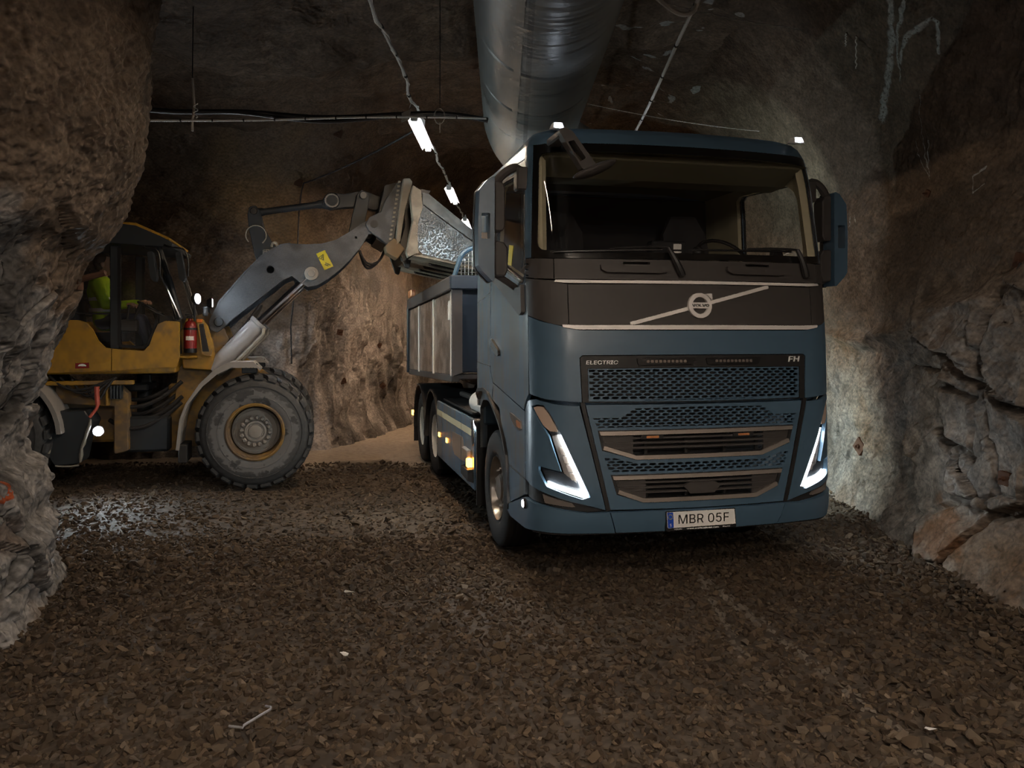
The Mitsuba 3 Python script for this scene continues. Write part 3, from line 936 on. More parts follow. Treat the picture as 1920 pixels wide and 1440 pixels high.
cab('honeycomb_grille', MESH_UP.difference(honeycomb(MESH_UP, inset=.008)), 'blue_paint', -.022, -.006, 'blue honeycomb mesh', ds=.2, dw=.3, smooth=False)
cab('radiator', MESH_UP.buffer(-.02), 'radiator_grey', -.17, -.14, 'finned radiator coloured near-black to darken the mesh holes', ds=.1, dw=.2)
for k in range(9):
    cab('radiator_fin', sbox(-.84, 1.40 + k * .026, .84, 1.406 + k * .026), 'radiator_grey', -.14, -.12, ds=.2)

# lower front: mesh panel between the two dark side strips, two slatted openings
LOW = Polygon(both([(0, 1.366), (-.885, 1.370), (-.87, 1.30), (-.705, .604), (0, .598)]))
OPEN1 = Polygon([(-.785, 1.172), (.785, 1.176), (.752, 1.058), (.505, .985), (-.512, .983), (-.757, 1.046)])
OPEN2 = Polygon([(-.690, .848), (.680, .850), (.640, .732), (.456, .668), (-.458, .668), (-.650, .724)])
PATCH_A = Polygon(both([(0, 1.352), (-.54, 1.345), (-.62, 1.278), (-.845, 1.278), (-.80, 1.198), (0, 1.200)]))
PATCH_A2 = Polygon([(-.855, 1.350), (-.775, 1.350), (-.775, 1.29), (-.845, 1.29)])
PATCH_B = Polygon(both([(0, .948), (-.52, .946), (-.765, 1.010), (-.715, .876), (0, .872)]))
PATCH_C = Polygon([(-.690, .700), (-.640, .690), (-.46, .640), (-.42, .622), (-.46, .606), (-.672, .606)])
HOLES = unary_union([honeycomb(PATCH_A, inset=.004), honeycomb(PATCH_B, inset=.004), honeycomb(PATCH_C, inset=.003), honeycomb(Polygon(mir(list(PATCH_C.exterior.coords))), inset=.003), honeycomb(PATCH_A2, inset=.004), honeycomb(Polygon(mir(list(PATCH_A2.exterior.coords))), inset=.004)])
cab('lower_grille_panel', LOW.difference(OPEN1.buffer(.012, join_style=2)).difference(OPEN2.buffer(.012, join_style=2)).difference(HOLES), 'blue_paint', -.024, -.004, 'blue honeycomb mesh with two slatted openings', ds=.2, dw=.3, smooth=False)
cab('radiator', LOW.buffer(-.03), 'radiator_grey', -.22, -.19, 'finned radiator coloured near-black to darken the mesh holes', ds=.1, dw=.2)
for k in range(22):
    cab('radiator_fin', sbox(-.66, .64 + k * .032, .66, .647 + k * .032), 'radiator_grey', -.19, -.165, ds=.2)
cab('inner_lip', both([(0, 1.395), (-.90, 1.402), (-1.345, 1.448), (-1.42, 1.40), (-1.345, 1.385), (-.90, 1.352), (0, 1.350)]), 'blue_paint', -.13, -.10)
for op, mid in ((OPEN1, 1.08), (OPEN2, .76)):
    x0, y0, x1, y1 = op.bounds
    g = cab('air_intake', op.buffer(.012, join_style=2).difference(op.buffer(-.012, join_style=2)), 'dark_plastic', -.06, -.002)
    c = list(op.exterior.coords)
    part(g, 'upper_trim', conform(rpoly([(c[0][0] - .004, c[0][1] + .004), (c[1][0] + .004, c[1][1] + .004), (c[1][0] - .004, c[1][1] - .024), (c[0][0] + .006, c[0][1] - .024)], .003), cab_map, -.01, .010), 'chrome_dull', TR, 32, 'dull chrome strip')
    part(g, 'lower_trim', conform(band([(c[2][0], c[2][1] + .012), c[3], c[4], (c[5][0], c[5][1] + .012)], .028), cab_map, -.01, .010), 'chrome_dull', TR, 32, 'dull chrome strip')
    for s in (-1, 1):        # solid dark wedges at both ends
        xa = x0 if s < 0 else x1
        wedge = op.intersection(sbox(min(xa, xa - s * .26), y0, max(xa, xa - s * .26), y1)).buffer(-.008)
        part(g, 'end_panel', conform(wedge, cab_map, -.03, -.014), 'grey_plastic', TR)
    for k in range(3):
        y = y1 - .052 - k * .036
        inner = op.buffer(-.02).intersection(sbox(x0 + .04, y - .0065, x1 - .04, y + .0065))
        if not inner.is_empty:
            part(g, 'slat', conform(inner, cab_map, -.05, -.006), 'grey_plastic', TR)
    for x in (-.42, -.1, .22, .5):
        part(g, 'rib', conform(op.buffer(-.015).intersection(sbox(x - .012, y0, x + .012, y1)), cab_map, -.075, -.055), 'dark_plastic', TR)
    if mid > 1:
        for a in (-.475, .262):
            l = part(g, 'marker_unit', conform(rpoly([(a, 1.144), (a + .17, 1.146), (a + .17, 1.118), (a, 1.116)], .004), cab_map, -.02, .006), 'dark_plastic', TR)
            part(l, 'lens', conform(rpoly([(a + .04, 1.139), (a + .135, 1.140), (a + .135, 1.124), (a + .04, 1.123)], .003), cab_map, .004, .009), 'amber_lens', TR)
    else:
        part(g, 'sensor_cover', conform(rpoly([(-.15, .765), (-.095, .79), (.10, .79), (.155, .765), (.10, .705), (-.095, .705)], .01), cab_map, -.03, .004), 'grey_plastic', TR)

for s in (-1, 1):
    f = (lambda q: q) if s < 0 else mir
    cab('side_strip', band(f([(-.912, 1.392), (-.893, 1.30), (-.722, .600)]), .030), 'dark_plastic', -.03, .004)
    # headlight unit in a blue corner panel
    HEAD = Polygon(f([(-1.316, 1.347), (-1.262, 1.362), (-1.205, 1.359), (-1.150, 1.292), (-1.100, 1.206), (-1.075, 1.155), (-.866, .706), (-.915, .692), (-1.178, .780), (-1.250, .884), (-1.247, .914), (-1.060, .880), (-1.155, 1.140), (-1.205, 1.205)]))
    panel = Polygon(f([(-.934, 1.362), (-1.10, 1.372), (-1.30, 1.404), (-1.385, 1.388), (-1.455, 1.318), (-1.460, .800), (-1.226, .735), (-.838, .632), (-.742, .604)]))
    cab('corner_panel', panel.difference(HEAD.buffer(.006, join_style=2)), 'blue_paint', -.03, 0.0, ds=.05, dw=.05)
    cab('panel_flap', rpoly(f([(-.974, 1.074), (-.896, 1.058), (-.884, .992), (-.942, 1.003)]), .008), 'blue_paint', -.01, .0025)
    h = cab('headlight', HEAD, 'dark_plastic', -.06, -.045, 'headlight with glowing V-shaped strip', ds=.05, dw=.05)
    part(h, 'turn_signal', conform(Polygon(f([(-1.306, 1.343), (-1.262, 1.355), (-1.209, 1.352), (-1.152, 1.285), (-1.105, 1.205), (-1.10, 1.175), (-1.155, 1.178), (-1.206, 1.215)])), cab_map, -.04, -.004), 'copper_lens', TR, 32, 'clear copper-toned turn signal')
    part(h, 'reflector', conform(Polygon(f([(-1.148, 1.140), (-1.100, 1.155), (-.955, .845), (-.952, .800), (-1.050, .872)])), cab_map, -.05, -.028), 'lamp_lens', TR, 32, 'clear lens with small reflectors')
    for k in range(4):
        a, b = -1.088 + k * .026, 1.06 - k * .062
        part(h, 'projector', conform(rpoly(f([(a, b), (a + .040, b - .004), (a + .062, b - .052), (a + .018, b - .05)]), .006), cab_map, -.03, -.018), 'chrome_dull', TR)
    part(h, 'lower_lens', conform(Polygon(f([(-1.243, .905), (-1.062, .872), (-.948, .822), (-.935, .765), (-1.17, .806), (-1.238, .884)])), cab_map, -.05, -.030), 'screen_dark', TR)
    vee = Polygon(f([(-1.096, 1.150), (-1.066, 1.152), (-.868, .708), (-.912, .697), (-1.176, .784), (-1.180, .812), (-.938, .742), (-.916, .752)]))
    part(h, 'running_light', conform(vee, cab_map, -.03, -.006, .04, .04), 'lens_off', TR, 32, 'glowing white running light', emitter=glow('drl', DRL_RADIANCE))
    # fog lamp strip under it
    fog = cab('fog_lamp', Polygon(f([(-1.450, .790), (-1.226, .726), (-.838, .622), (-.760, .600), (-.868, .590), (-1.202, .640), (-1.450, .668)])), 'dark_plastic', -.04, -.022)
    part(fog, 'lens', conform(Polygon(f([(-1.222, .714), (-.99, .658), (-.965, .632), (-.99, .630), (-1.20, .652)])), cab_map, -.024, -.008), 'lamp_lens', TR, 32, 'clear fog lamp lens')
    cab('bumper_corner', Polygon(f([(-.715, .588), (-.868, .583), (-1.202, .632), (-1.44, .660), (-1.98, .500), (-2.02, .455), (-1.88, .418), (-1.44, .428), (-1.24, .440), (-.663, .430)])), 'blue_paint', -.035, .012, ds=.05, dw=.05)
    cl = cab('cornering_lamp', Point(s * 1.425, .615).buffer(.038, quad_segs=8), 'dark_plastic', .005, .030, 'small bright corner lamp')
    part(cl, 'lens', conform(Point(s * 1.425, .615).buffer(.026, quad_segs=8), cab_map, .030, .034), 'lens_off', TR, False, emitter=glow('fog', FOG_RADIANCE))
cab('bumper', Polygon(both([(0, .590), (-.708, .587), (-.656, .432), (0, .430)])), 'blue_paint', -.035, .012)
part(truck, 'bumper_beam', bx(-1.12, 1.12, .16, .28, .44, .70, .02), 'dark_plastic', TR)  # unseen beam added to block the bright gap above the bumper
cab('bumper_return', Polygon(both([(0, .434), (-1.30, .434), (-1.30, .42), (0, .42)])), 'dark_plastic', -.25, .0)

# number plate: flat, a little in front of the bumper
def plate_map(s, w, t=0.0):
    s, w = np.asarray(s, float), np.asarray(w, float)
    return np.stack([s, .012 - t + 0 * s, w + 0 * s], -1)


pl = part(truck, 'number_plate', conform(rpoly([(-.285, .576), (.262, .576), (.272, .464), (-.278, .459)], .006), plate_map, .014, .020, .3, .3), 'plate_white', TR, 32, 'white plate reading MBR 05F')
part(pl, 'holder', conform(rpoly([(-.293, .582), (.270, .582), (.280, .440), (-.286, .436)], .006), plate_map, -.012, .0155, .3, .3), 'ink_black', TR)
part(pl, 'country_band', conform(rpoly([(-.283, .574), (-.235, .574), (-.230, .461), (-.276, .461)], .004), plate_map, .018, .0212), 'plate_blue', TR)
part(pl, 'lettering', letters('MBR 05F', -.193, .487, .066, .0195, .408, False, 0, .002, plate_map), 'ink_black', TR, False)
part(pl, 'country_letter', letters('S', -.262, .472, .020, .0205, .013, True, 0, .002, plate_map), 'plate_white', TR, False)
part(pl, 'holder_lettering', cat(letters('VOLVO', -.225, .4435, .0085, .015, .062, True, 0, .002, plate_map), letters('www.wistlastbuss.com', -.125, .4425, .0115, .015, .260, True, 0, .002, plate_map), letters('VOLVO', .165, .4445, .0085, .015, .062, True, 0, .002, plate_map)), 'white_letter', TR, False)
dots = [Polygon([(x + .004 * math.cos(q + k * 2.094), y + .004 * math.sin(q + k * 2.094)) for k in range(3)]) for x, y, q in [(-.258 + .017 * math.sin(a), .541 + .017 * math.cos(a), a) for a in np.arange(12) * math.pi / 6]]
part(pl, 'country_stars', conform(unary_union(dots), plate_map, .020, .0222), 'sticker_yellow', TR, False)

# wipers
def on_cab(path, n=14):
    p = spline(path, n)
    return np.array([cab_map(a, b, t) for a, b, t in p])


for piv, elbow, tip in (((-.128, 2.322), (-.235, 2.53), (-1.10, 2.492)), ((.958, 2.335), (.885, 2.545), (-.035, 2.522))):
    w = part(truck, 'wiper', tube(on_cab([(*piv, .028), ((piv[0] + elbow[0]) / 2, (piv[1] + elbow[1]) / 2, .046), (*elbow, .04)], 8), [.026, .028, .027, .025, .023, .021, .019, .016], 8), 'dark_plastic', TR)
    part(w, 'arm', tube(on_cab([(*elbow, .04), (elbow[0] - .12, elbow[1] + .004, .034), (elbow[0] - .45, (elbow[1] + tip[1]) / 2 + .004, .022)], 10), .010, 6), 'dark_plastic', TR)
    part(w, 'blade', tube(on_cab([(elbow[0] - .04, elbow[1] - .012, .012), ((elbow[0] + tip[0]) / 2, (elbow[1] + tip[1]) / 2 - .006, .012), (*tip, .008)], 16), .009, 5), 'ink_black', TR)

# ------------------------------------------------------------------ cab sides, roof, back
def side_pts(q, s):
    return [(s * a, b) for a, b in (q if s < 0 else q)]


ARCH = [(-3.40, .30), (-3.40, 1.20), (-3.22, 1.335), (-3.01, 1.352), (-2.80, 1.330), (-2.592, 1.247), (-2.42, 1.17), (-2.275, 1.090), (-2.15, .985), (-2.065, .880), (-2.028, .775), (-2.01, .60), (-1.985, .505), (-1.985, .30)]
WIN = [(-1.425, 3.02), (-1.47, 3.10), (-1.60, 3.175), (-2.54, 3.205), (-2.62, 3.16), (-2.62, 2.55), (-2.36, 2.47), (-1.62, 2.295), (-1.50, 2.278), (-1.425, 2.33)]
DOOR = [(-1.418, 3.20), (-1.47, 3.245), (-2.702, 3.262), (-2.702, 1.55), (-2.60, 1.455), (-1.50, 1.31), (-1.470, 1.36), (-1.372, 1.44), (-1.370, 2.01), (-1.405, 2.20), (-1.41, 2.46)]
for s in (-1, 1):
    g = lambda q: [(a * -s, b) for a, b in q]
    skin = 'blue_wet' if s < 0 else 'blue_paint'
    cab('cab_pillar', Polygon(g([(-1.318, 2.461), (-1.406, 2.461), (-1.414, 3.205), (-1.465, 3.252), (-2.71, 3.268), (-3.316, 3.272), (-3.316, 3.345), (-1.40, 3.345), (-1.290, 3.342)])), 'blue_paint', -.03, 0)
    d = cab('door', Polygon(g(DOOR)).difference(rpoly(g(WIN), .03)), skin, -.03, 0.0)
    part(d, 'window', sheet(rpoly(g(WIN), .03).buffer(.006), -.010), 'glass_pane', TR, True)
    part(d, 'window_seal', conform(rpoly(g(WIN), .03).buffer(.004).difference(rpoly(g(WIN), .03).buffer(-.018)), cab_map, -.012, .003), 'ink_black', TR)
    part(d, 'handle', conform(rpoly(g([(-2.62, 1.822), (-2.60, 1.84), (-2.33, 1.745), (-2.31, 1.70), (-2.40, 1.695), (-2.62, 1.775)]), .012), cab_map, -.004, .022), 'dark_plastic', TR, 32, 'dark door handle')
    part(d, 'mirror_base', conform(rpoly(g([(-1.455, 2.27), (-1.50, 2.245), (-1.77, 2.255), (-2.50, 2.43), (-2.56, 2.44), (-2.56, 2.36), (-2.17, 2.245), (-1.52, 2.03), (-1.44, 2.05)]), .01), cab_map, -.004, .030), 'grey_plastic', TR, 32, 'dark grey trim under the window')
    part(d, 'badge', conform(rpoly(g([(-2.69, 1.842), (-2.66, 1.842), (-2.635, 1.80), (-2.66, 1.80)]), .004), cab_map, .001, .006), 'white_letter', TR)
    rear = Polygon(g([(-2.712, 3.260), (-3.316, 3.264), (-3.316, 1.25), (-3.20, 1.352), (-3.01, 1.37), (-2.80, 1.35), (-2.66, 1.30), (-2.60, 1.44), (-2.712, 1.54)]))
    cab('sleeper_side', rear, skin, -.03, 0)
    for y, k in ((2.262, -.012), (1.597, 0)):
        cab('panel_seam', Polygon(g([(-2.714, y), (-3.314, y + .02 + k * 8), (-3.314, y + .012 + k * 8), (-2.714, y - .008)])), 'ink_black', -.005, .0015)
    fend = Polygon(g([(-2.60, 1.447), (-1.50, 1.302), (-1.470, 1.30), (-1.470, .795), (-1.468, .675), (-1.98, .515), (-2.06, .50), (-2.06, .84), (-2.25, 1.07), (-2.35, 1.25), (-2.62, 1.30)])).difference(Polygon(g(ARCH)))
    cab('fender', fend, skin, -.03, 0)
    lip = Polygon(g(ARCH)).buffer(.028, join_style=1).difference(Polygon(g(ARCH))).intersection(sbox(-3.33, .46, 3.33, 1.5))
    cab('arch_trim', lip, 'ink_black', -.03, .022)
    inner = Polygon(g(ARCH)).difference(Polygon(g(ARCH)).buffer(-.085)).intersection(sbox(-3.316, .78, 3.316, 1.5))
    cab('arch_liner', inner, skin, -.10, -.03)
    ml = cab('side_marker', rpoly(g([(-1.955, 1.25), (-1.90, 1.252), (-1.575, 1.218), (-1.555, 1.152), (-1.62, 1.140), (-1.80, 1.165)]), .012), 'lamp_lens', -.01, .012, 'clear side marker lamp')
    part(ml, 'reflector', conform(rpoly(g([(-1.70, 1.215), (-1.58, 1.205), (-1.56, 1.16), (-1.68, 1.165)]), .008), cab_map, .010, .015), 'amber_lens', TR)
    cab('step_trim', Polygon(g([(-1.99, .825), (-1.476, .795), (-1.476, .784), (-1.99, .812)])), 'ink_black', -.005, .002)
    # lining seen through the panes, and what closes the seams
    line = Polygon(g([(-1.33, 3.34), (-1.33, 2.45), (-1.45, 1.42), (-2.6, 1.42), (-3.30, 1.42), (-3.30, 3.34)])).difference(rpoly(g(WIN), .03).buffer(-.02))
    cab('door_lining', line.intersection(sbox(-9, 2.0, 9, 3.4)), 'cream_trim', -.085, -.05, ds=.1, dw=.12)
    cab('inner_shell', line, 'ink_black', -.049, -.034, ds=.1, dw=.12)
    cab('pillar_lining', Polygon(g([(-1.215, 3.27), (-1.40, 3.27), (-1.42, 2.46), (-1.205, 2.46)])), 'cream_trim', -.09, -.035, ds=.05, dw=.1)


def roof_ring(dist, z):
    s = np.r_[np.linspace(-S_BACK, -1.5, 10), np.linspace(-1.42, -.9, 12), np.linspace(-.8, .8, 13), np.linspace(.9, 1.42, 12), np.linspace(1.5, S_BACK, 10)]
    p = cab_map(s, np.full(len(s), min(z, 3.40)))
    back = p[[0, -1]]
    k = np.linspace(0, 1, 10)[1:-1, None]
    p = np.vstack([p, back[1] * (1 - k) + back[0] * k])
    p[:, 2] = z - .042 * np.clip(p[:, 1] - .2, 0, 3)
    p[:, 0] *= 1 - dist / 1.22
    p[:, 1] = 1.3 + (p[:, 1] - 1.3) * (1 - dist / 1.15)
    return p


rings = [roof_ring(d, z) for d, z in ((.0, 3.345), (.003, 3.385), (.018, 3.425), (.055, 3.462), (.12, 3.488), (.25, 3.508), (.5, 3.522), (.8, 3.53), (1.1, 3.532))]
R = np.array(rings); R = np.concatenate([R, R[:, :1]], 1)
roof = grid(R.transpose(1, 0, 2)); 
part(truck, 'roof', roof, 'blue_paint', TR, 40)
part(truck, 'roof_lining', grid(np.array([[(x, y, 3.30 - .05 * (abs(x) / 1.1) ** 4) for y in np.linspace(.36, 2.2, 8)] for x in np.linspace(-1.12, 1.12, 16)])), 'olive_trim', TR, True)
part(truck, 'cab_back', bx(-1.19, 1.19, CAB_BACK - .04, CAB_BACK, 1.0, 3.28, .02), 'blue_paint', TR)
for x in (-1.0, 1.05):
    m = part(truck, 'roof_marker', hull([(x + a, b, c) for a, b, c in [(-.045, .36, 3.44), (.045, .36, 3.44), (-.045, .48, 3.46), (.045, .48, 3.46), (-.034, .385, 3.497), (.034, .385, 3.497), (-.03, .45, 3.50), (.03, .45, 3.50)]]), 'lens_off', TR, 32, 'small lit marker lamp')
    part(m, 'lens', hull([(x + a, b, c) for a, b, c in [(-.034, .362, 3.458), (.034, .362, 3.458), (-.028, .378, 3.492), (.028, .378, 3.492), (-.034, .374, 3.455), (.034, .374, 3.455)]]), 'lens_off', TR, 32, emitter=glow('marker', MARKER_RADIANCE))

# ------------------------------------------------------------------ truck: mirrors, inside of the cab
def ring_at(c, r, tube_r, axis='y', seg=36, tilt=0.0):
    a = np.linspace(0, 2 * np.pi, seg + 1)
    p = np.stack([c[0] + r * np.cos(a), c[1] + r * np.sin(a) * math.sin(tilt), c[2] + r * np.sin(a) * math.cos(tilt)], 1)
    return tube(p, tube_r, 8)


for s in (-1, 1):
    f = lambda pts: [(-s * a, b) for a, b in pts]
    outline = rpoly(f([(-1.467, 3.090), (-1.515, 3.070), (-1.583, 2.985), (-1.597, 2.72), (-1.592, 2.41), (-1.568, 2.37), (-1.469, 2.270)]), .014)
    m = part(truck, 'mirror', ext(outline.difference(rpoly(f([(-1.570, 2.805), (-1.503, 2.805), (-1.503, 2.61), (-1.570, 2.61)]), .008)), 'y', .50, .66), 'blue_paint', TR, 32, 'blue mirror housing')
    part(m, 'rim', ext(outline.buffer(.006).difference(outline.buffer(-.012)), 'y', .655, .70), 'ink_black', TR)
    part(m, 'brace', bx(s * 1.572, s * 1.501, .60, .63, 2.61, 2.67, .004), 'lamp_lens', TR)
    for z0, z1, w in ((2.675, 3.065, .085), (2.330, 2.605, .105)):
        pod = part(m, 'mirror_pod', ext(rpoly(f([(-1.463, z0), (-1.463, z1), (-1.463 + w * .75, z1 - .015), (-1.463 + w, z1 - .06), (-1.463 + w, z0 + .04), (-1.463 + w * .8, z0)]), .02), 'y', .53, .67, .01), 'grey_plastic', TR, 32, 'dark grey mirror pod')
        part(pod, 'mirror_glass', ext(rpoly(f([(-1.457, z0 + .02), (-1.457, z1 - .03), (-1.467 + w * .85, z1 - .05), (-1.467 + w * .85, z0 + .03)]), .02), 'y', .668, .674), 'chrome_dull', TR)
    arm = [(-1.25, .56, 3.14), (-1.28, .55, 3.165), (-1.34, .55, 3.15), (-1.42, .57, 3.08), (-1.47, .58, 2.99)]
    part(m, 'arm', tube(spline([(-s * a, b, c) for a, b, c in arm], 14), .034, 8), 'grey_plastic', TR)
    part(m, 'hinge', bx(s * 1.205, s * 1.295, .49, .61, 2.99, 3.17, .012), 'grey_plastic', TR)
    part(m, 'lower_arm', tube(spline([(s * 1.24, .70, 2.24), (s * 1.34, .62, 2.29), (s * 1.475, .60, 2.37)], 8), .026, 8), 'grey_plastic', TR)

# close-range mirror on its bracket over the windscreen
outer = rpoly([(-1.115, 3.345), (-1.06, 3.365), (-1.005, 3.335), (-.825, 3.105), (-.83, 3.065), (-.90, 3.060), (-.935, 3.075)], .018)
hole = rpoly([(-1.045, 3.262), (-.998, 3.275), (-.905, 3.150), (-.950, 3.125)], .008)
fm = part(truck, 'front_mirror', ext(outer.difference(hole), 'y', .0, .09), 'grey_plastic', TR, 32, 'grey close-range mirror on a bracket')
part(fm, 'foot', bx(-1.10, -.99, .05, .36, 3.30, 3.36, .012), 'grey_plastic', TR)
bowl = trimesh.creation.icosphere(subdivisions=3, radius=1)
v = bowl.vertices * np.array([.175, .11, .085]); v[:, 2] = np.where(v[:, 2] > 0, v[:, 2] * .35, v[:, 2] * .55)
c, s_ = math.cos(.40), math.sin(.40)
v = np.stack([v[:, 0] * c - v[:, 2] * s_, v[:, 1], v[:, 0] * s_ + v[:, 2] * c], 1) + np.array([-.83, .04, 3.085])
part(fm, 'bowl', trimesh.Trimesh(v, bowl.faces, process=False), 'grey_plastic', TR)

# inside
part(truck, 'dashboard', ext(rpoly([(.42, 1.7), (.40, 2.36), (.46, 2.475), (.72, 2.50), (.98, 2.44), (1.05, 2.25), (.92, 1.7)], .04), 'x', -1.14, 1.14, .02), 'dash_dark', TR)
part(truck, 'cab_floor', bx(-1.16, 1.16, .4, 2.2, 1.45, 1.55), 'dash_dark', TR)
part(truck, 'rear_lining', bx(-1.14, 1.14, CAB_BACK - .10, CAB_BACK - .05, 1.55, 3.25, .02), 'seat_cloth', TR)
part(truck, 'overhead_shelf', ext(rpoly([(.42, 3.29), (.42, 3.24), (.66, 3.13), (.90, 3.12), (.95, 3.28)], .02), 'x', -1.10, 1.10, .01), 'olive_trim', TR)
part(truck, 'bunk', bx(-1.1, 1.1, 1.62, 2.18, 1.55, 2.12, .05), 'seat_cloth', TR)
for x in (-.62, .62):
    st = part(truck, 'seat', hull([(x + a, b, c) for a, b, c in [(-.24, .95, 2.06), (.24, .95, 2.06), (-.25, 1.45, 2.04), (.25, 1.45, 2.04), (-.23, .98, 2.18), (.23, .98, 2.18), (-.24, 1.45, 2.16), (.24, 1.45, 2.16), (-.2, 1.2, 1.55), (.2, 1.2, 1.55)]]), 'seat_cloth', TR, 40)
    part(st, 'backrest', hull([(x + a, b, c) for a, b, c in [(-.24, 1.42, 2.16), (.24, 1.42, 2.16), (-.22, 1.60, 2.82), (.22, 1.60, 2.82), (-.24, 1.52, 2.16), (.24, 1.52, 2.16), (-.2, 1.70, 2.82), (.2, 1.70, 2.82), (-.12, 1.63, 3.0), (.12, 1.63, 3.0), (-.12, 1.72, 3.0), (.12, 1.72, 3.0)]]), 'seat_cloth', TR, 40)
sw = part(truck, 'steering_wheel', ring_at((.70, 1.02, 2.56), .225, .017, tilt=.75), 'ink_black', TR)
part(sw, 'hub', cat(tube([(.70, 1.0, 2.55), (.70, .86, 2.38)], .035, 8), tube([(.49, 1.02, 2.56), (.91, 1.02, 2.56)], .016, 6)), 'ink_black', TR)
tb = part(truck, 'dash_box', bx(-.14, .16, .60, .72, 2.49, 2.645, .012), 'screen_dark', TR, 32, 'dark box with white labels on the dashboard')
part(tb, 'label', bx(.045, .115, .597, .601, 2.575, 2.62), 'plate_white', TR)
part(tb, 'label', bx(.045, .115, .597, .601, 2.515, 2.56), 'plate_white', TR)
part(truck, 'dash_camera', cat(trimesh.creation.icosphere(subdivisions=3, radius=.052).apply_translation((.215, .50, 2.545)), tube([(.215, .52, 2.50), (.215, .55, 2.42)], .04, 10)), 'ink_black', TR)
part(truck, 'paper_slip', bx(.28, .52, .66, .74, 2.505, 2.512), 'plate_white', TR)
part(truck, 'phone_holder', cat(hull([(1.0 + a, .62 + b, 2.56 + c) for a, b, c in [(-.07, 0, -.05), (.07, 0, -.05), (-.05, .03, .06), (.06, .03, .05), (-.03, -.02, .02), (.05, .05, -.06)]]), tube([(1.0, .62, 2.53), (1.02, .66, 2.42)], .016, 6)), 'ink_black', TR)
part(truck, 'charging_cord', tube(spline([(1.05, .60, 2.55), (1.13, .58, 2.57), (1.17, .60, 2.53), (1.16, .62, 2.46)], 16), .006, 5), 'cable_white', TR)
curt = np.array([[(-1.10 + .035 * math.sin(k * .9), .62 + k * .018, z) for z in np.linspace(2.42, 3.1, 6)] for k in range(26)])
part(truck, 'curtain', grid(curt), 'seat_cloth', TR, True)
part(d_left := next(k for k in scene if k.endswith('truck__door')), 'sticker', conform(Polygon([(-2.02, 2.62), (-1.86, 2.60), (-1.93, 2.44), (-2.06, 2.46)]), cab_map, -.009, -.006), 'sticker_yellow', TR, 32, 'yellow sticker on the window')

# ------------------------------------------------------------------ truck: wheels and chassis
def tyre_profile(R, w, rim):
    h = w / 2
    return [(rim, -h * .78), (rim + .02, -h * .92), (rim + .05, -h), (R - .10, -h * 1.02), (R - .035, -h * .95), (R - .008, -h * .80), (R, -h * .55), (R - .012, -h * .5), (R - .012, -h * .45), (R, -h * .4),
            (R, -h * .08), (R - .012, -h * .04), (R - .012, h * .04), (R, h * .08), (R, h * .4), (R - .012, h * .45), (R - .012, h * .5), (R, h * .55), (R - .008, h * .80), (R - .035, h * .95), (R - .10, h * 1.02),
            (rim + .05, h), (rim + .02, h * .92), (rim, h * .78)]


def truck_wheel(x, y, kind, s):
    """s = -1: outer face towards -x."""
    R, w = .520, .30 if kind == 'front' else .28
    t = part(truck, 'wheel', lathe(tyre_profile(R, w, .292), (x, y, R - .015), 'x', 64), 'rubber', TR, 40)
    o = lambda pr: [(r, s * h) for r, h in pr]
    if kind == 'front':
        pr = [(.292, .115), (.283, .135), (.275, .120), (.262, .05), (.255, .028), (.19, .045), (.165, .075), (.150, .078), (.145, .060), (.12, .055), (.12, .10), (.105, .118), (.04, .12), (.001, .12), (.001, -.1), (.25, -.1), (.29, -.11)]
        m = part(t, 'rim', lathe(o(pr), (x, y, R - .015), 'x', 48), 'steel_rim', TR, 30, 'bare metal rim')
        for k in range(10):
            a = k * 2 * math.pi / 10
            part(t, 'wheel_nut', lathe(o([(.001, .06), (.021, .06), (.021, .090), (.014, .108), (.001, .108)]), (x, y + .168 * math.sin(a), R - .015 + .168 * math.cos(a)), 'x', 8, False), 'steel_rim', TR, False)
    else:
        pr = [(.292, .10), (.284, .125), (.275, .112), (.27, .06), (.262, .055), (.255, .075), (.16, .088), (.08, .095), (.001, .097), (.001, -.1), (.25, -.1), (.29, -.11)]
        part(t, 'hub_cover', lathe(o(pr), (x, y, R - .015), 'x', 48), 'white_hub', TR, 30, 'white hub cover')


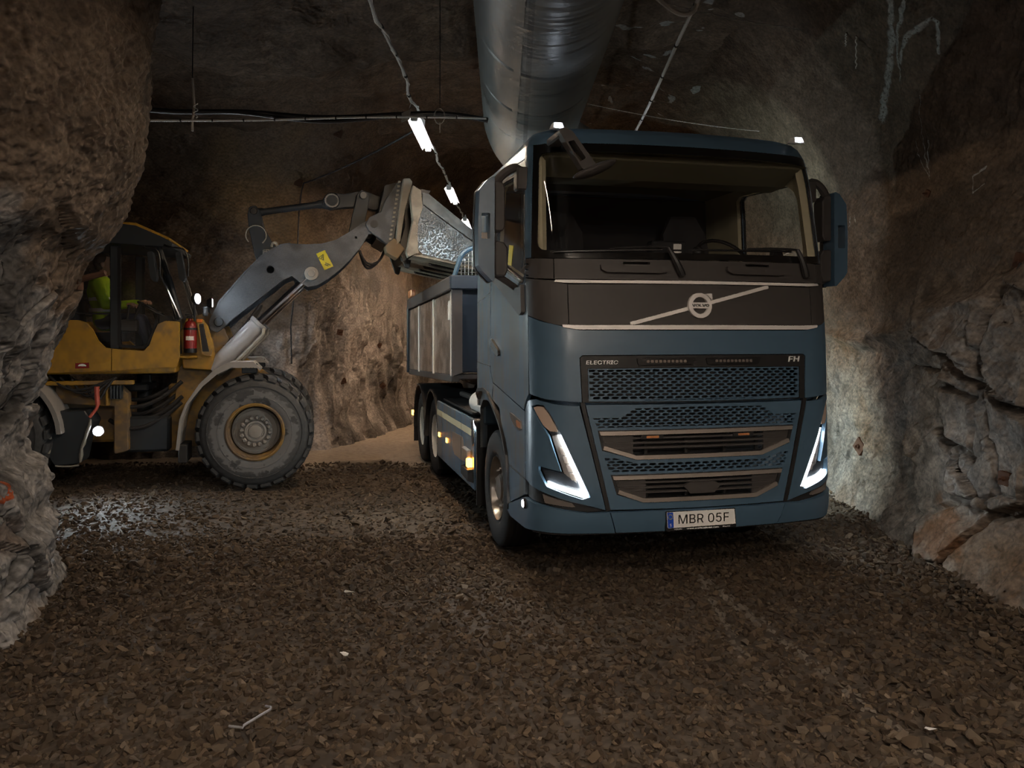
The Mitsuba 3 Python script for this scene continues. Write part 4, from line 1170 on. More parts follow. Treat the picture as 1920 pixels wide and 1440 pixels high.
for s in (-1, 1):
    truck_wheel(s * 1.07, 1.61, 'front', s)
    for y in (5.45, 6.72):
        truck_wheel(s * 1.07, y, 'rear', s)
        for q in (.76,):
            part(truck, 'inner_tyre', lathe(tyre_profile(.52, .28, .29), (s * q, y, .505), 'x', 40), 'rubber', TR, 40)
        a = np.linspace(math.radians(-8), math.radians(188), 22)
        rim = np.stack([y + .60 * np.cos(a), .52 + .62 * np.sin(a)], 1); inn = np.stack([y + .57 * np.cos(a), .52 + .59 * np.sin(a)], 1)
        part(truck, 'mudguard', ext(Polygon(np.vstack([rim, inn[::-1]])), 'x', s * .62, s * 1.25), 'dark_plastic', TR)
    part(truck, 'mud_flap', bx(s * .9, s * 1.24, 4.83, 4.85, .16, .72), 'rubber', TR)
    part(truck, 'mud_flap', bx(s * .9, s * 1.24, 2.335, 2.36, .20, 1.0), 'rubber', TR)
    part(truck, 'mud_flap', bx(s * .9, s * 1.24, 7.36, 7.38, .20, .75), 'rubber', TR)
    part(truck, 'frame_rail', bx(s * .40, s * .47, .5, 8.2, .72, 1.02, .01), 'dark_plastic', TR)
    # skirt panels with the pale stripe
    for y0, y1 in ((2.42, 3.135), (3.145, 4.465), (4.475, 4.86)):
        k = part(truck, 'side_skirt', bx(s * 1.215, s * 1.25, y0, y1, .33, 1.03, .008), 'blue_wet' if s < 0 else 'blue_paint', TR)
        if s < 0 or True:
            part(k, 'stripe', bx(s * 1.249, s * 1.2525, y0 + .004, y1 - .004, .855, .925), 'cream_trim', TR, 32, 'pale stripe')
    part(truck, 'battery_box', bx(s * .50, s * 1.20, 2.45, 4.80, .36, 1.0, .02), 'dark_plastic', TR)
part('truck__side_skirt', 'tread_patch', ext(rpoly([(2.84, .55), (3.04, .785), (3.125, .785), (3.125, .53)], .004), 'x', -1.254, -1.249), 'lamp_lens', TR)
part('truck__side_skirt_001', 'tread_patch', ext(rpoly([(3.15, .53), (3.15, .785), (3.70, .770), (3.70, .60), (3.55, .53)], .004), 'x', -1.254, -1.249), 'lamp_lens', TR)
part('truck__side_skirt', 'recess', ext(rpoly([(2.43, .80), (2.43, 1.0), (2.49, 1.02), (2.55, .98), (2.54, .84), (2.48, .76)], .02), 'x', -1.256, -1.249), 'ink_black', TR)  # raised black patch that paints the shade of a hollow
part('truck__side_skirt', 'radar_box', bx(-1.30, -1.25, 2.56, 2.86, .585, .715, .01), 'lamp_lens', TR)
am = part('truck__side_skirt', 'side_lamp', bx(-1.305, -1.25, 2.50, 2.58, .545, .635, .008), 'amber_lens', TR, 32, 'lit amber side lamp', emitter=glow('amber', AMBER_RADIANCE))
part('truck__side_skirt', 'lamp_bracket', hull([(-1.25, 2.46, .40), (-1.31, 2.46, .42), (-1.25, 2.86, .42), (-1.31, 2.84, .44), (-1.25, 2.46, .535), (-1.31, 2.46, .53), (-1.25, 2.84, .535), (-1.31, 2.84, .52)]), 'dark_plastic', TR)
for y, sk in ((4.10, 'truck__side_skirt_001'), (4.68, 'truck__side_skirt_002')):
    part(sk, 'side_lamp', bx(-1.262, -1.25, y - .04, y + .04, .59, .645, .004), 'amber_lens', TR, 32, 'lit amber side lamp', emitter=glow('amber', AMBER_RADIANCE))
part(truck, 'side_lamp', bx(-1.27, -1.24, 7.38, 7.44, .60, .68, .004), 'amber_lens', TR, 32, 'lit amber side lamp', emitter=glow('amber', AMBER_RADIANCE))
part(truck, 'air_tank', lathe([(.001, 2.58), (.09, 2.60), (.115, 2.66), (.115, 3.30), (.09, 3.36), (.001, 3.38)], (-1.02, 0, 1.135), 'y', 24, False), 'satin_silver', TR, 40, 'shiny metal tank')
part(truck, 'rear_crossbeam', bx(-1.1, 1.1, 7.6, 7.8, .75, .95, .01), 'dark_plastic', TR)
for y in (5.45, 6.72, 1.61):
    part(truck, 'axle', tube([(-.95, y, .5), (.95, y, .5)], .08, 12), 'dark_plastic', TR)
for s in (-1, 1):
    part(truck, 'hook_rail', bx(s * .42, s * .56, 2.9, 8.0, 1.03, 1.16, .01), 'satin_silver' if s < 0 else 'dark_plastic', TR, 32)
part(truck, 'deck_plate', bx(-1.18, -.60, 2.9, 4.8, 1.035, 1.06, .005), 'dark_plastic', TR)
for k in range(6):
    part(truck, 'deck_clamp', tube(np.stack([np.full(9, -.62) - .0, 3.4 + k * .42 + .11 * np.cos(np.linspace(0, np.pi, 9)), 1.06 + .11 * np.sin(np.linspace(0, np.pi, 9))], 1), .016, 6), 'ink_black', TR)
part(truck, 'deck_tube', tube([(-.95, 2.9, 1.13), (-.95, 4.75, 1.12)], .035, 8), 'grey_plastic', TR)
ladder = part(truck, 'rear_catwalk', bx(-1.22, -1.02, 2.36, 2.42, 1.18, 1.80, .006), 'lamp_lens', TR, 32, 'bright tread plate behind the cab')
part(ladder, 'handrail', tube(spline([(-1.06, 2.60, 1.28), (-1.10, 2.62, 1.34), (-1.10, 2.62, 1.66), (-1.06, 2.60, 1.72)], 14), .013, 6), 'steel_rim', TR)
part(truck, 'underbody', bx(-.95, .95, .35, 2.2, .55, 1.3, .05), 'dark_plastic', TR)

# lamps on the truck's flanks and behind the cab
for s in (-1, 1):
    round_lamp(truck, 'flank_lamp', (s * 1.24, 2.40, 1.0), (s * .80, .52, -.30), .035, TR, WORK_LENS, FLANK_BEAM[s], 62, .3)
    part(truck, 'lamp_bracket', bx(s * 1.10, s * 1.23, 2.37, 2.43, .97, 1.03, .006), 'dark_plastic', TR)
    round_lamp(truck, 'rear_work_lamp', (s * .95, 2.36, 3.02), ((-s * .10) if s < 0 else .72, 1.0 if s < 0 else .68, .14 if s < 0 else .13), .05, TR, WORK_LENS, CAB_BEAM[s], 34 if s < 0 else 36)
    part(truck, 'lamp_bracket', bx(s * .92, s * .98, 2.26, 2.32, 2.99, 3.05, .006), 'dark_plastic', TR)

# ------------------------------------------------------------------ the container on the truck
def tilt(m):
    m = mesh_of(m).copy()
    v = m.vertices.copy(); v[:, 2] -= .027 * (v[:, 1] - 3.64)
    return trimesh.Trimesh(v, m.faces, process=False)


def sheet_steel(p, n, uv):
    a = pfbm(p.x * 4, p.y * 4, p.z * 4, 5)
    b = pnoise(p.x * 60, p.y * 60, p.z * 60)
    return mix((.26, .235, .215), (.50, .455, .42), smoothstep(.3, .7, a)) * (.85 + .3 * b)


def dented(p, n, uv):
    return pfbm(p.x * 3.2, p.y * 3.2, p.z * 2.0, 3) * .012


bumped('steel_sheet', {'type': 'principled', 'base_color': proc(sheet_steel), 'roughness': .26, 'metallic': .8}, dented, 1.0, 6e-3)
pbr('navy_paint', (.014, .024, .042), .4, coat=.3)
pbr('slate_paint', (.058, .056, .058), .45)
box_ = thing('dump_container', 'steel dump container with navy front on the truck frame, under the raised bucket', 'container')
X0, Y0, Y1 = -1.26, 3.64, 7.95
for a, b in ((Y0 + .05, 5.06), (5.14, 6.53), (6.61, 7.82)):
    part(box_, 'side_panel', tilt(bx(X0, X0 + .03, a, b, 1.42, 2.365, .004)), 'steel_sheet', TR, 32, 'dull reflective steel panel')
for y, w in ((Y0 + .065, .012), (5.10, .030), (6.57, .032)):
    part(box_, 'upright', tilt(bx(X0 - .015, X0 + .03, y - w, y + w, 1.40, 2.37, .006)), 'satin_silver', TR, 32, 'bright steel upright')
part(box_, 'rear_post', tilt(bx(X0 - .03, X0 + .05, 7.84, 7.95, 1.36, 2.45, .01)), 'navy_paint', TR)
part(box_, 'top_rail', tilt(bx(X0 - .03, X0 + .06, Y0, 7.92, 2.385, 2.545, .012)), 'slate_paint', TR)
part(box_, 'bottom_rail', tilt(bx(X0 + .0, X0 + .10, Y0 + .1, 7.9, 1.33, 1.42, .01)), 'slate_paint', TR)
part(box_, 'corner_post', tilt(hull([(X0 - .005, Y0, 1.40), (X0 + .11, Y0 - .02, 1.44), (X0 + .13, Y0 + .10, 1.44), (X0 - .005, Y0 + .05, 1.40), (X0 - .005, Y0, 2.385), (X0 + .11, Y0 - .02, 2.385), (X0 + .13, Y0 + .10, 2.385), (X0 - .005, Y0 + .05, 2.385)])), 'slate_paint', TR)
part(box_, 'front_wall', tilt(bx(-1.15, 1.15, Y0 + .08, Y0 + .12, 1.44, 2.40, .01)), 'navy_paint', TR)
part(box_, 'front_beam', tilt(bx(X0 - .03, 1.28, Y0 - .04, Y0 + .06, 2.385, 2.545, .012)), 'navy_paint', TR)
part(box_, 'far_side', tilt(bx(1.22, 1.26, Y0, 7.9, 1.40, 2.50, .01)), 'steel_sheet', TR)
part(box_, 'bed', tilt(bx(-1.2, 1.2, Y0 + .1, 7.9, 1.36, 1.42, .01)), 'slate_paint', TR)
part(box_, 'tailgate', tilt(bx(-1.2, 1.2, 7.86, 7.92, 1.42, 2.45, .01)), 'slate_paint', TR)
for s in (-1, 1):
    part(box_, 'skid_rail', hull([(s * a, b, c) for a in (.42, .56) for b, c in ((3.8, 1.162), (7.9, 1.162), (3.8, 1.355), (7.9, 1.25))]), 'dark_plastic', TR)
part(box_, 'sticker', tilt(bx(X0 - .003, X0 + .01, 3.80, 3.95, 2.05, 2.27)), 'plate_white', TR)
part(box_, 'amber_reflector', tilt(bx(X0 - .05, X0 + .02, 7.2, 7.6, 2.55, 2.66, .01)), 'amber_lens', TR)
hb = part(box_, 'headboard_frame', tilt(tube(spline([(-1.24, Y0, 2.53), (-1.20, Y0, 2.66), (-1.135, Y0, 2.80), (-1.02, Y0, 2.86), (-.8, Y0, 2.865), (0, Y0, 2.865), (.8, Y0, 2.865), (1.02, Y0, 2.86), (1.135, Y0, 2.80), (1.20, Y0, 2.66), (1.24, Y0, 2.53)], 60), .028, 8)), 'blue_paint', TR)
wires = [tube([(x, Y0, 2.54), (x, Y0, 2.86 - max(0, abs(x) - 1.0) * 1.0)], .004, 5) for x in np.arange(-1.16, 1.17, .042)]
wires += [tube([(-1.2 + max(0, z - 2.62) * .35, Y0, z), (1.2 - max(0, z - 2.62) * .35, Y0, z)], .004, 5) for z in np.arange(2.58, 2.86, .042)]
part(hb, 'wire_mesh', [tilt(w) for w in wires], 'steel_rim', TR)

# ------------------------------------------------------------------ the wheel loader
LF = Frame((-3.105, 10.05, 0), math.radians(13.7))       # x forwards (to the right as seen), y away, z up; y = 0 is the near tyre's outer face
WHEEL_Z = .69


def dirty_yellow(p, n, uv):
    a = pfbm(p.x * 3, p.y * 3, p.z * 3, 4)
    b = pfbm(p.x * 14, p.y * 14, p.z * 8, 3)
    c = mix((0.360, 0.198, 0.022), (0.302, 0.169, 0.029), smoothstep(.3, .7, b))
    return mix(c, (0.144, 0.104, 0.061), smoothstep(.52, .70, a * .7 + b * .3) * .7)


def muddy_yellow(p, n, uv):
    a = pfbm(p.x * 4, p.y * 4, p.z * 4, 4)
    b = pfbm(p.x * 16, p.y * 16, p.z * 16, 3)
    return mix((0.238, 0.144, 0.040), (0.122, 0.090, 0.061), smoothstep(.35, .6, a * .7 + b * .3))


def dusty_grey(p, n, uv):
    a = pfbm(p.x * 5, p.y * 5, p.z * 5, 4)
    b = pnoise(p.x * 90, p.y * 90, p.z * 90)
    wet = smoothstep(.50, .56, pfbm(p.x * 1.6 + 4, p.y * 1.6, p.z * 1.3, 4))
    c = mix((.048, .056, .067), (.078, .088, .102), smoothstep(.3, .7, a))
    return mix(c, (.030, .034, .039), wet * .8) * (.85 + .3 * b)


def muddy_tyre(p, n, uv):
    a = pfbm(p.x * 6, p.y * 6, p.z * 6, 4)
    b = pfbm(p.x * 24, p.y * 24, p.z * 24, 3)
    dx, dy = p.x + 3.105, p.y - 10.05
    r = dr.sqrt(dr.square(dx * .9716 + dy * .2368) + dr.square(p.z - .69))
    mud = smoothstep(.36, .44, a * .75 + b * .25) * smoothstep(.53, .49, r + (b - .5) * .10 + (a - .5) * .12)
    c = mix((.030, .032, .035), (.058, .061, .064), b)
    return mix(c, (.115, .118, .122), mud)


def wet_steel(p, n, uv):
    a = pfbm(p.x * 4, p.y * 4, p.z * 4, 4)
    return mix((.065, .078, .09), (.125, .142, .155), smoothstep(.3, .7, a))


def droplet_relief(p, n, uv):
    a, b, w = voronoi((p.x * .97 + p.y * .24) * 38, p.z * 38)
    return dr.maximum(1 - dr.square(a / (.25 + .35 * w)), 0) * .005 + pfbm(p.x * 5, p.y * 5, p.z * 5, 2) * .01


def worn_beige(p, n, uv):
    a = pfbm(p.x * 5, p.y * 5, p.z * 5, 4)
    return mix((.13, .115, .092), (.26, .24, .195), smoothstep(.3, .7, a))


pbr('loader_yellow', proc(dirty_yellow), .38, spec=.5, coat=.3)
pbr('loader_muddy', proc(muddy_yellow), .7, spec=.3)
pbr('arm_grey', proc(dusty_grey), .55, spec=.4)
pbr('cylinder_grey', (.30, .30, .31), .5)  # paler than the arms: lamp light put into the colour
pbr('link_dark', (.020, .025, .030), .5, spec=.4)
pbr('tyre_mud', proc(muddy_tyre), .6, spec=.4)
bumped('bucket_wet', {'type': 'principled', 'base_color': proc(wet_steel), 'roughness': .28, 'specular': .8, 'metallic': .35}, droplet_relief, 1.0, 1.5e-3)
pbr('bucket_beige', proc(worn_beige), .6)
pbr('bucket_dark', (.018, .016, .014), .6)
pbr('mud_brown', (.13, .095, .055), .7)
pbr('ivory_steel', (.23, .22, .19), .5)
pbr('rod_chrome', (.35, .36, .40), .15, 1.0)
pbr('extinguisher_red', (.20, .012, .011), .3, coat=.5)
pbr('lamp_orange', (.60, .16, .02), .4)
pbr('fender_grey', (.24, .232, .222), .6)
pbr('hub_grey', (.22, .21, .195), .65)
pbr('pink_red', (.45, .09, .06), .5)

ld = thing('wheel_loader', 'dusty yellow wheel loader with grey lift arms tipping its raised bucket into the container', 'loader')


def lp(name, mesh, bsdf, parent=None, label=None, smooth=32, **more):
    return part(parent or ld, name, mesh, bsdf, LF, smooth, label, **more)


def loader_wheel(x, y0, s):
    """y0: the outer face; s = 1 when the outer face looks towards -y."""
    R, w = .70, .52
    yc = y0 + s * w / 2
    o = lambda pr: [(r, -s * h) for r, h in pr]
    pr = [(.335, -.20), (.345, -.235), (.40, -.262), (.52, -.262), (.60, -.245), (.640, -.215), (.655, -.16), (.655, .16), (.640, .215), (.60, .245), (.52, .262), (.40, .262), (.345, .235), (.335, .20)]
    t = lp('wheel', lathe(o(pr), (x, yc, WHEEL_Z), 'y', 72), 'tyre_mud', smooth=40)
    lugs = []
    for k in range(26):
        for side in (-1, 1):
            a0 = (k + (.5 if side > 0 else 0)) * 2 * math.pi / 26
            pts = []
            for (h, rr, da, wd) in ((.02, .652, -.05, .080), (.02, .700, -.05, .072), (.20, .650, .05, .088), (.20, .695, .05, .080), (.245, .640, .07, .080), (.240, .672, .07, .074)):
                for q in (-1, 1):
                    a = a0 + da + q * wd
                    pts.append((x + rr * math.sin(a), yc + side * h, WHEEL_Z + rr * math.cos(a)))
            lugs.append(hull(pts))
    lp('tread', lugs, 'tyre_mud', t, smooth=False, label='thick tread lugs')
    rings = [(r, h) for r in (.44, .56) for h in (0,)]
    for r in (.435, .555):
        lp('sidewall_ring', lathe(o([(r - .008, .255), (r - .004, .268), (r + .004, .268), (r + .008, .255)]), (x, yc, WHEEL_Z), 'y', 64), 'tyre_mud', t, smooth=40)
    lp('rim', lathe(o([(.352, .20), (.352, .252), (.335, .262), (.318, .255), (.310, .215), (.300, .10), (.296, -.1), (.36, -.1)]), (x, yc, WHEEL_Z), 'y', 56), 'loader_muddy', t, 'muddy yellow rim ring')
    hub = lp('hub', lathe(o([(.29, -.02), (.285, .06), (.262, .075), (.25, .06), (.20, .075), (.20, .10), (.135, .105), (.128, .145), (.105, .150), (.098, .135), (.085, .135), (.08, .155), (.055, .162), (.001, .163), (.001, -.05), (.28, -.06)]), (x, yc, WHEEL_Z), 'y', 48), 'hub_grey', t, 'pale grey hub')
    for k in range(16):
        a = k * 2 * math.pi / 16 + .1
        lp('wheel_nut', lathe(o([(.001, .09), (.027, .09), (.027, .150), (.016, .168), (.001, .168)]), (x + .168 * math.sin(a), yc, WHEEL_Z + .168 * math.cos(a)), 'y', 7, False), 'hub_grey', hub, smooth=False)


loader_wheel(0, 0.0, 1)
loader_wheel(0, 2.36, -1)
loader_wheel(-2.95, 0.0, 1)
loader_wheel(-2.95, 2.36, -1)

# frames and axles
def ly(poly, y0, y1, bev=0.0):
    return ext(poly, 'y', y0, y1, bev)


for y in (.74, 1.56):
    lp('front_frame', ly(rpoly([(-.98, 1.42), (-.86, 1.60), (-.80, 2.10), (-.62, 2.16), (-.46, 2.05), (-.30, 1.62), (.12, 1.30), (.30, .95), (.22, .62), (-.45, .50), (-1.10, .40), (-1.46, .38), (-1.48, .62), (-1.18, .70), (-1.02, 1.0)], .03), y, y + .05, .008), 'loader_muddy')
lp('front_frame_body', bx(-1.1, .22, .79, 1.56, .55, 1.25, .03), 'loader_muddy')
lp('front_axle', cat(tube([(0, .4, WHEEL_Z), (0, 1.96, WHEEL_Z)], .14, 14), bx(-.22, .22, .9, 1.45, .48, .92, .06)), 'loader_muddy')
lp('rear_axle', tube([(-2.95, .4, WHEEL_Z), (-2.95, 1.96, WHEEL_Z)], .14, 14), 'loader_muddy')
lp('hinge_post', cat(tube([(-1.45, 1.18, .42), (-1.45, 1.18, 1.35)], .09, 14), bx(-1.75, -1.35, .85, 1.5, 1.15, 1.25, .02), bx(-1.75, -1.35, .85, 1.5, .45, .55, .02)), 'link_dark')
for k, (y, dz) in enumerate(((.62, 0), (.70, .07), (.80, .16), (.66, .26), (.9, .33))):
    lp('hose', tube(spline([(-1.75, y, .82 + dz), (-1.5, y - .10, .72 + dz), (-1.2, y - .06, .80 + dz), (-.92, y + .02, 1.02 + dz)], 16), .026, 7), 'rubber')
lp('rear_frame', cat(bx(-4.1, -1.62, .62, 1.74, .55, 1.2, .03), ly(rpoly([(-2.3, 1.28), (-1.62, 1.28), (-1.50, 1.15), (-1.50, .46), (-1.66, .42), (-1.66, 1.0), (-2.3, 1.05)], .03), .42, .62, .01)), 'loader_muddy')
lp('frame_beam', bx(-2.5, -1.42, .32, .40, 1.27, 1.32, .008), 'loader_yellow')
lp('valve_block', cat(*[bx(-1.68 + k * .034, -1.655 + k * .034, .30, .42, 1.10, 1.26, .006) for k in range(4)]), 'link_dark')
lp('valve_bracket', bx(-1.73, -1.70, .32, .44, 1.02, 1.30, .006), 'loader_yellow')
for k in range(4):
    lp('hose', tube(spline([(-2.35 + k * .12, .36, 1.38 - k * .02), (-2.1 + k * .1, .30, 1.22 - k * .04), (-1.85 + k * .05, .30, 1.26), (-1.62, .36, 1.36)], 16), .016, 6), 'rubber')
lp('hood', ly(rpoly([(-4.3, .9), (-4.35, 1.9), (-4.1, 2.18), (-2.75, 2.25), (-2.75, 1.3), (-2.6, .9)], .06), .5, 1.86, .05), 'loader_yellow')
lp('counterweight', ly(rpoly([(-4.75, .75), (-4.8, 1.5), (-4.3, 1.6), (-4.2, .6)], .08), .35, 2.0, .06), 'link_dark')
lp('rear_mudguard', ly(Polygon([(-2.95 + r * math.cos(a), WHEEL_Z + r * math.sin(a)) for a, r in [(q, .82) for q in np.linspace(.05, 2.9, 20)] + [(q, .77) for q in np.linspace(2.9, .05, 20)]]), .0, .56), 'fender_grey')
# the step box beside the rear wheel with its lamp-lit edge put into pale colour
st = lp('step_box', ly(rpoly([(-2.30, .98), (-1.92, .98), (-1.84, .84), (-1.93, .62), (-1.98, .36), (-2.24, .34), (-2.34, .50)], .03), .16, .62, .012), 'link_dark', label='dark step box with an edge coloured pale as if lamp-lit')
lp('worn_edge', tube(np.array([(-1.855, .155, .88), (-1.86, .15, .82), (-1.885, .15, .74), (-1.91, .15, .66), (-1.925, .15, .60), (-1.95, .15, .54), (-1.955, .15, .46), (-1.965, .15, .38)]), [.012, .020, .022, .018, .024, .016, .026, .012], 6), 'ivory_steel', st)  # pale strip painting the edge as the lamp lights it
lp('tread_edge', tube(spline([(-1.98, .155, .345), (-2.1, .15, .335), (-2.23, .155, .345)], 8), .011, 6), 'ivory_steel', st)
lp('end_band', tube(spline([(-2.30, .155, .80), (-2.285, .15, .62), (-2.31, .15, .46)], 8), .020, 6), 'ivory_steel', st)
lp('grab_handle', tube(spline([(-1.80, .20, 1.26), (-1.79, .19, 1.10), (-1.79, .18, 1.02), (-1.84, .17, .94), (-1.87, .17, .90)], 16), [.028] * 9 + [.018] * 7, 8), 'pink_red', label='pinkish red handle')
lp('toolbox', bx(-1.62, -1.05, .55, 1.0, .42, .86, .03), 'link_dark')

# body panel under the cab
BODY = rpoly([(-2.42, 1.42), (-1.66, 1.44), (-1.10, 1.475), (-.93, 1.475), (-.90, 1.60), (-.90, 2.03), (-1.05, 2.04), (-1.14, 2.00), (-1.19, 1.88), (-1.235, 1.745), (-1.30, 1.675), (-1.63, 1.700), (-1.73, 1.715), (-1.81, 1.80), (-1.87, 1.93), (-1.93, 2.01), (-2.02, 2.045), (-2.42, 2.045)], .02)
split = sbox(-1.655, 0, 9, 9)
lp('body_panel', ly(BODY.intersection(split.buffer(-.004)), .28, .36, .02), 'loader_yellow')
lp('body_panel', ly(BODY.difference(split.buffer(.004)), .28, .36, .02), 'loader_yellow')
lp('floor_tub', bx(-2.5, -.95, .36, 1.95, 1.40, 1.62, .02), 'loader_yellow')
lp('far_body_panel', ly(BODY, 1.98, 2.06, .02), 'loader_yellow')
wr = lp('warning_decal', ly([(-2.05, 1.47), (-1.90, 1.475), (-1.90, 1.54), (-2.05, 1.535)], .276, .281), 'extinguisher_red', label='red decal with a white half disc')
lp('decal_print', ly([(-1.975 + .045 * math.cos(a), 1.498 + .028 * math.sin(a)) for a in np.linspace(0, np.pi, 9)], .274, .277), 'plate_white', wr)

# cab
def post(pts, r=.04):
    return tube(pts, r, 8)


for y, k in ((.40, 0), (1.92, 1)):
    cf = lp('cab_post', ly(rpoly([(-1.70, 1.70), (-1.60, 1.70), (-1.60, 2.95), (-1.70, 2.95)], .01), y, y + .07, .008), 'link_dark')
    lp('cab_post', post([(-.905, y + .03, 2.06), (-1.02, y + .03, 2.50), (-1.17, y + .03, 3.0)], .035), 'link_dark')
    lp('cab_post', post([(-2.42, y + .03, 2.0), (-2.42, y + .03, 3.0)], .045), 'link_dark')
    lp('cab_rail', post([(-2.42, y + .03, 2.99), (-1.17, y + .03, 3.02)], .035), 'link_dark')
    g = Polygon([(-1.60, 1.72), (-1.31, 1.69), (-1.22, 1.80), (-1.16, 2.0), (-.93, 2.07), (-1.18, 2.98), (-1.60, 2.97)])
    lp('side_window', grid(np.array([[(-1.60, y + .02, 1.74), (-1.60, y + .02, 2.96)], [(-1.30, y + .02, 1.72), (-1.30, y + .02, 2.97)], [(-1.19, y + .02, 1.95), (-1.19, y + .02, 2.98)], [(-.95, y + .02, 2.07), (-1.10, y + .02, 2.75)]])), 'glass_pane', smooth=False)
    lp('side_window', grid(np.array([[(-2.38, y + .02, 2.05), (-2.38, y + .02, 2.95)], [(-1.90, y + .02, 1.98), (-1.90, y + .02, 2.95)], [(-1.70, y + .02, 1.74), (-1.70, y + .02, 2.95)]])), 'glass_pane', smooth=False)
    lp('window_seal', ly(band([(-1.595, 2.93), (-1.595, 1.76), (-1.58, 1.735), (-1.33, 1.715), (-1.27, 1.75), (-1.21, 1.92), (-1.17, 2.05)], .035), y - .005, y + .02), 'ink_black')
    lp('window_rail', ly([(-2.40, 2.115), (-1.70, 2.115), (-1.70, 2.135), (-2.40, 2.135)], y, y + .02), 'ink_black')
lp('front_window', grid(np.array([[(-.905, y, 2.07), (-1.165, y, 2.99)] for y in (.44, 1.2, 1.94)])), 'glass_pane', smooth=True)
lp('rear_window', grid(np.array([[(-2.43, y, 2.1), (-2.43, y, 2.95)] for y in (.44, 1.2, 1.94)])), 'glass_pane', smooth=False)
rf = lp('cab_roof', ly(rpoly([(-2.55, 3.02), (-1.0, 2.94), (-.98, 2.99), (-1.10, 3.06), (-1.40, 3.19), (-1.9, 3.24), (-2.55, 3.24)], .02), .34, 2.02, .03), 'link_dark')
lp('roof_cap', ly(rpoly([(-2.5, 3.20), (-1.42, 3.175), (-1.03, 3.03), (-1.02, 3.055), (-1.40, 3.225), (-2.5, 3.27)], .008), .36, 2.0, .012), 'loader_yellow', rf, 'yellow roof plate')
lp('roof_lamp', bx(-1.16, -1.03, .50, .66, 2.96, 3.04, .02), 'lens_off', rf)
lp('roof_lamp', bx(-1.40, -1.28, .345, .40, 3.03, 3.10, .01), 'lens_off', rf)
for y, dx in ((.26, -.33), (.20, 0)):
    wm = lp('wing_mirror', ly(rpoly([(-.93 + dx, 2.86), (-.87 + dx, 2.88), (-.82 + dx, 2.56), (-.84 + dx, 2.50), (-.89 + dx, 2.55)], .015), y, y + .16, .02), 'link_dark')
    lp('mirror_stay', tube(spline([(-1.12 + dx * .4, .40, 3.0), (-.98 + dx, y + .08, 2.93), (-.85 + dx, y + .08, 2.91), (-.80 + dx, y + .08, 2.80), (-.80 + dx, y + .08, 2.58)], 18), .011, 6), 'ink_black', wm)
lp('wiper', tube([(-1.10, .42, 2.62), (-.95, .40, 2.05)], .014, 6), 'ink_black')
lp('door_bar', tube([(-1.15, .37, 2.66), (-1.02, .36, 2.36), (-.90, .36, 2.08)], .012, 6), 'rod_chrome')
lp('seat', cat(hull([(x, y, z) for x in (-2.15, -1.68) for y in (.95, 1.42) for z in (1.78, 1.90)]), hull([(x, y, z) for x, z in ((-2.30, 1.88), (-2.18, 1.88), (-2.36, 2.65), (-2.26, 2.65)) for y in (.97, 1.40)]), bx(-2.1, -1.75, 1.0, 1.35, 1.6, 1.80, .03)), 'seat_cloth', smooth=False)
lp('control_column', cat(tube([(-1.12, 1.18, 1.62), (-1.30, 1.18, 2.16)], .05, 8), hull([(x, y, z) for x, z in ((-1.0, 1.62), (-1.22, 1.62), (-1.05, 2.1), (-1.2, 2.12)) for y in (.8, 1.55)])), 'dash_dark')
a = np.linspace(0, 2 * np.pi, 33)
lp('steering_wheel', cat(tube(np.stack([-1.36 + .19 * np.cos(a) * .85, 1.18 + .19 * np.sin(a), 2.20 - .19 * np.cos(a) * .5], 1), .016, 7), tube([(-1.53, 1.18, 2.30), (-1.19, 1.18, 2.10)], .012, 5)), 'ink_black')
lp('lever_console', cat(bx(-1.75, -1.45, .68, .84, 1.9, 2.06, .02), tube([(-1.5, .76, 2.05), (-1.42, .74, 2.26)], .016, 6), tube([(-1.58, .76, 2.05), (-1.55, .74, 2.24)], .016, 6)), 'dash_dark')

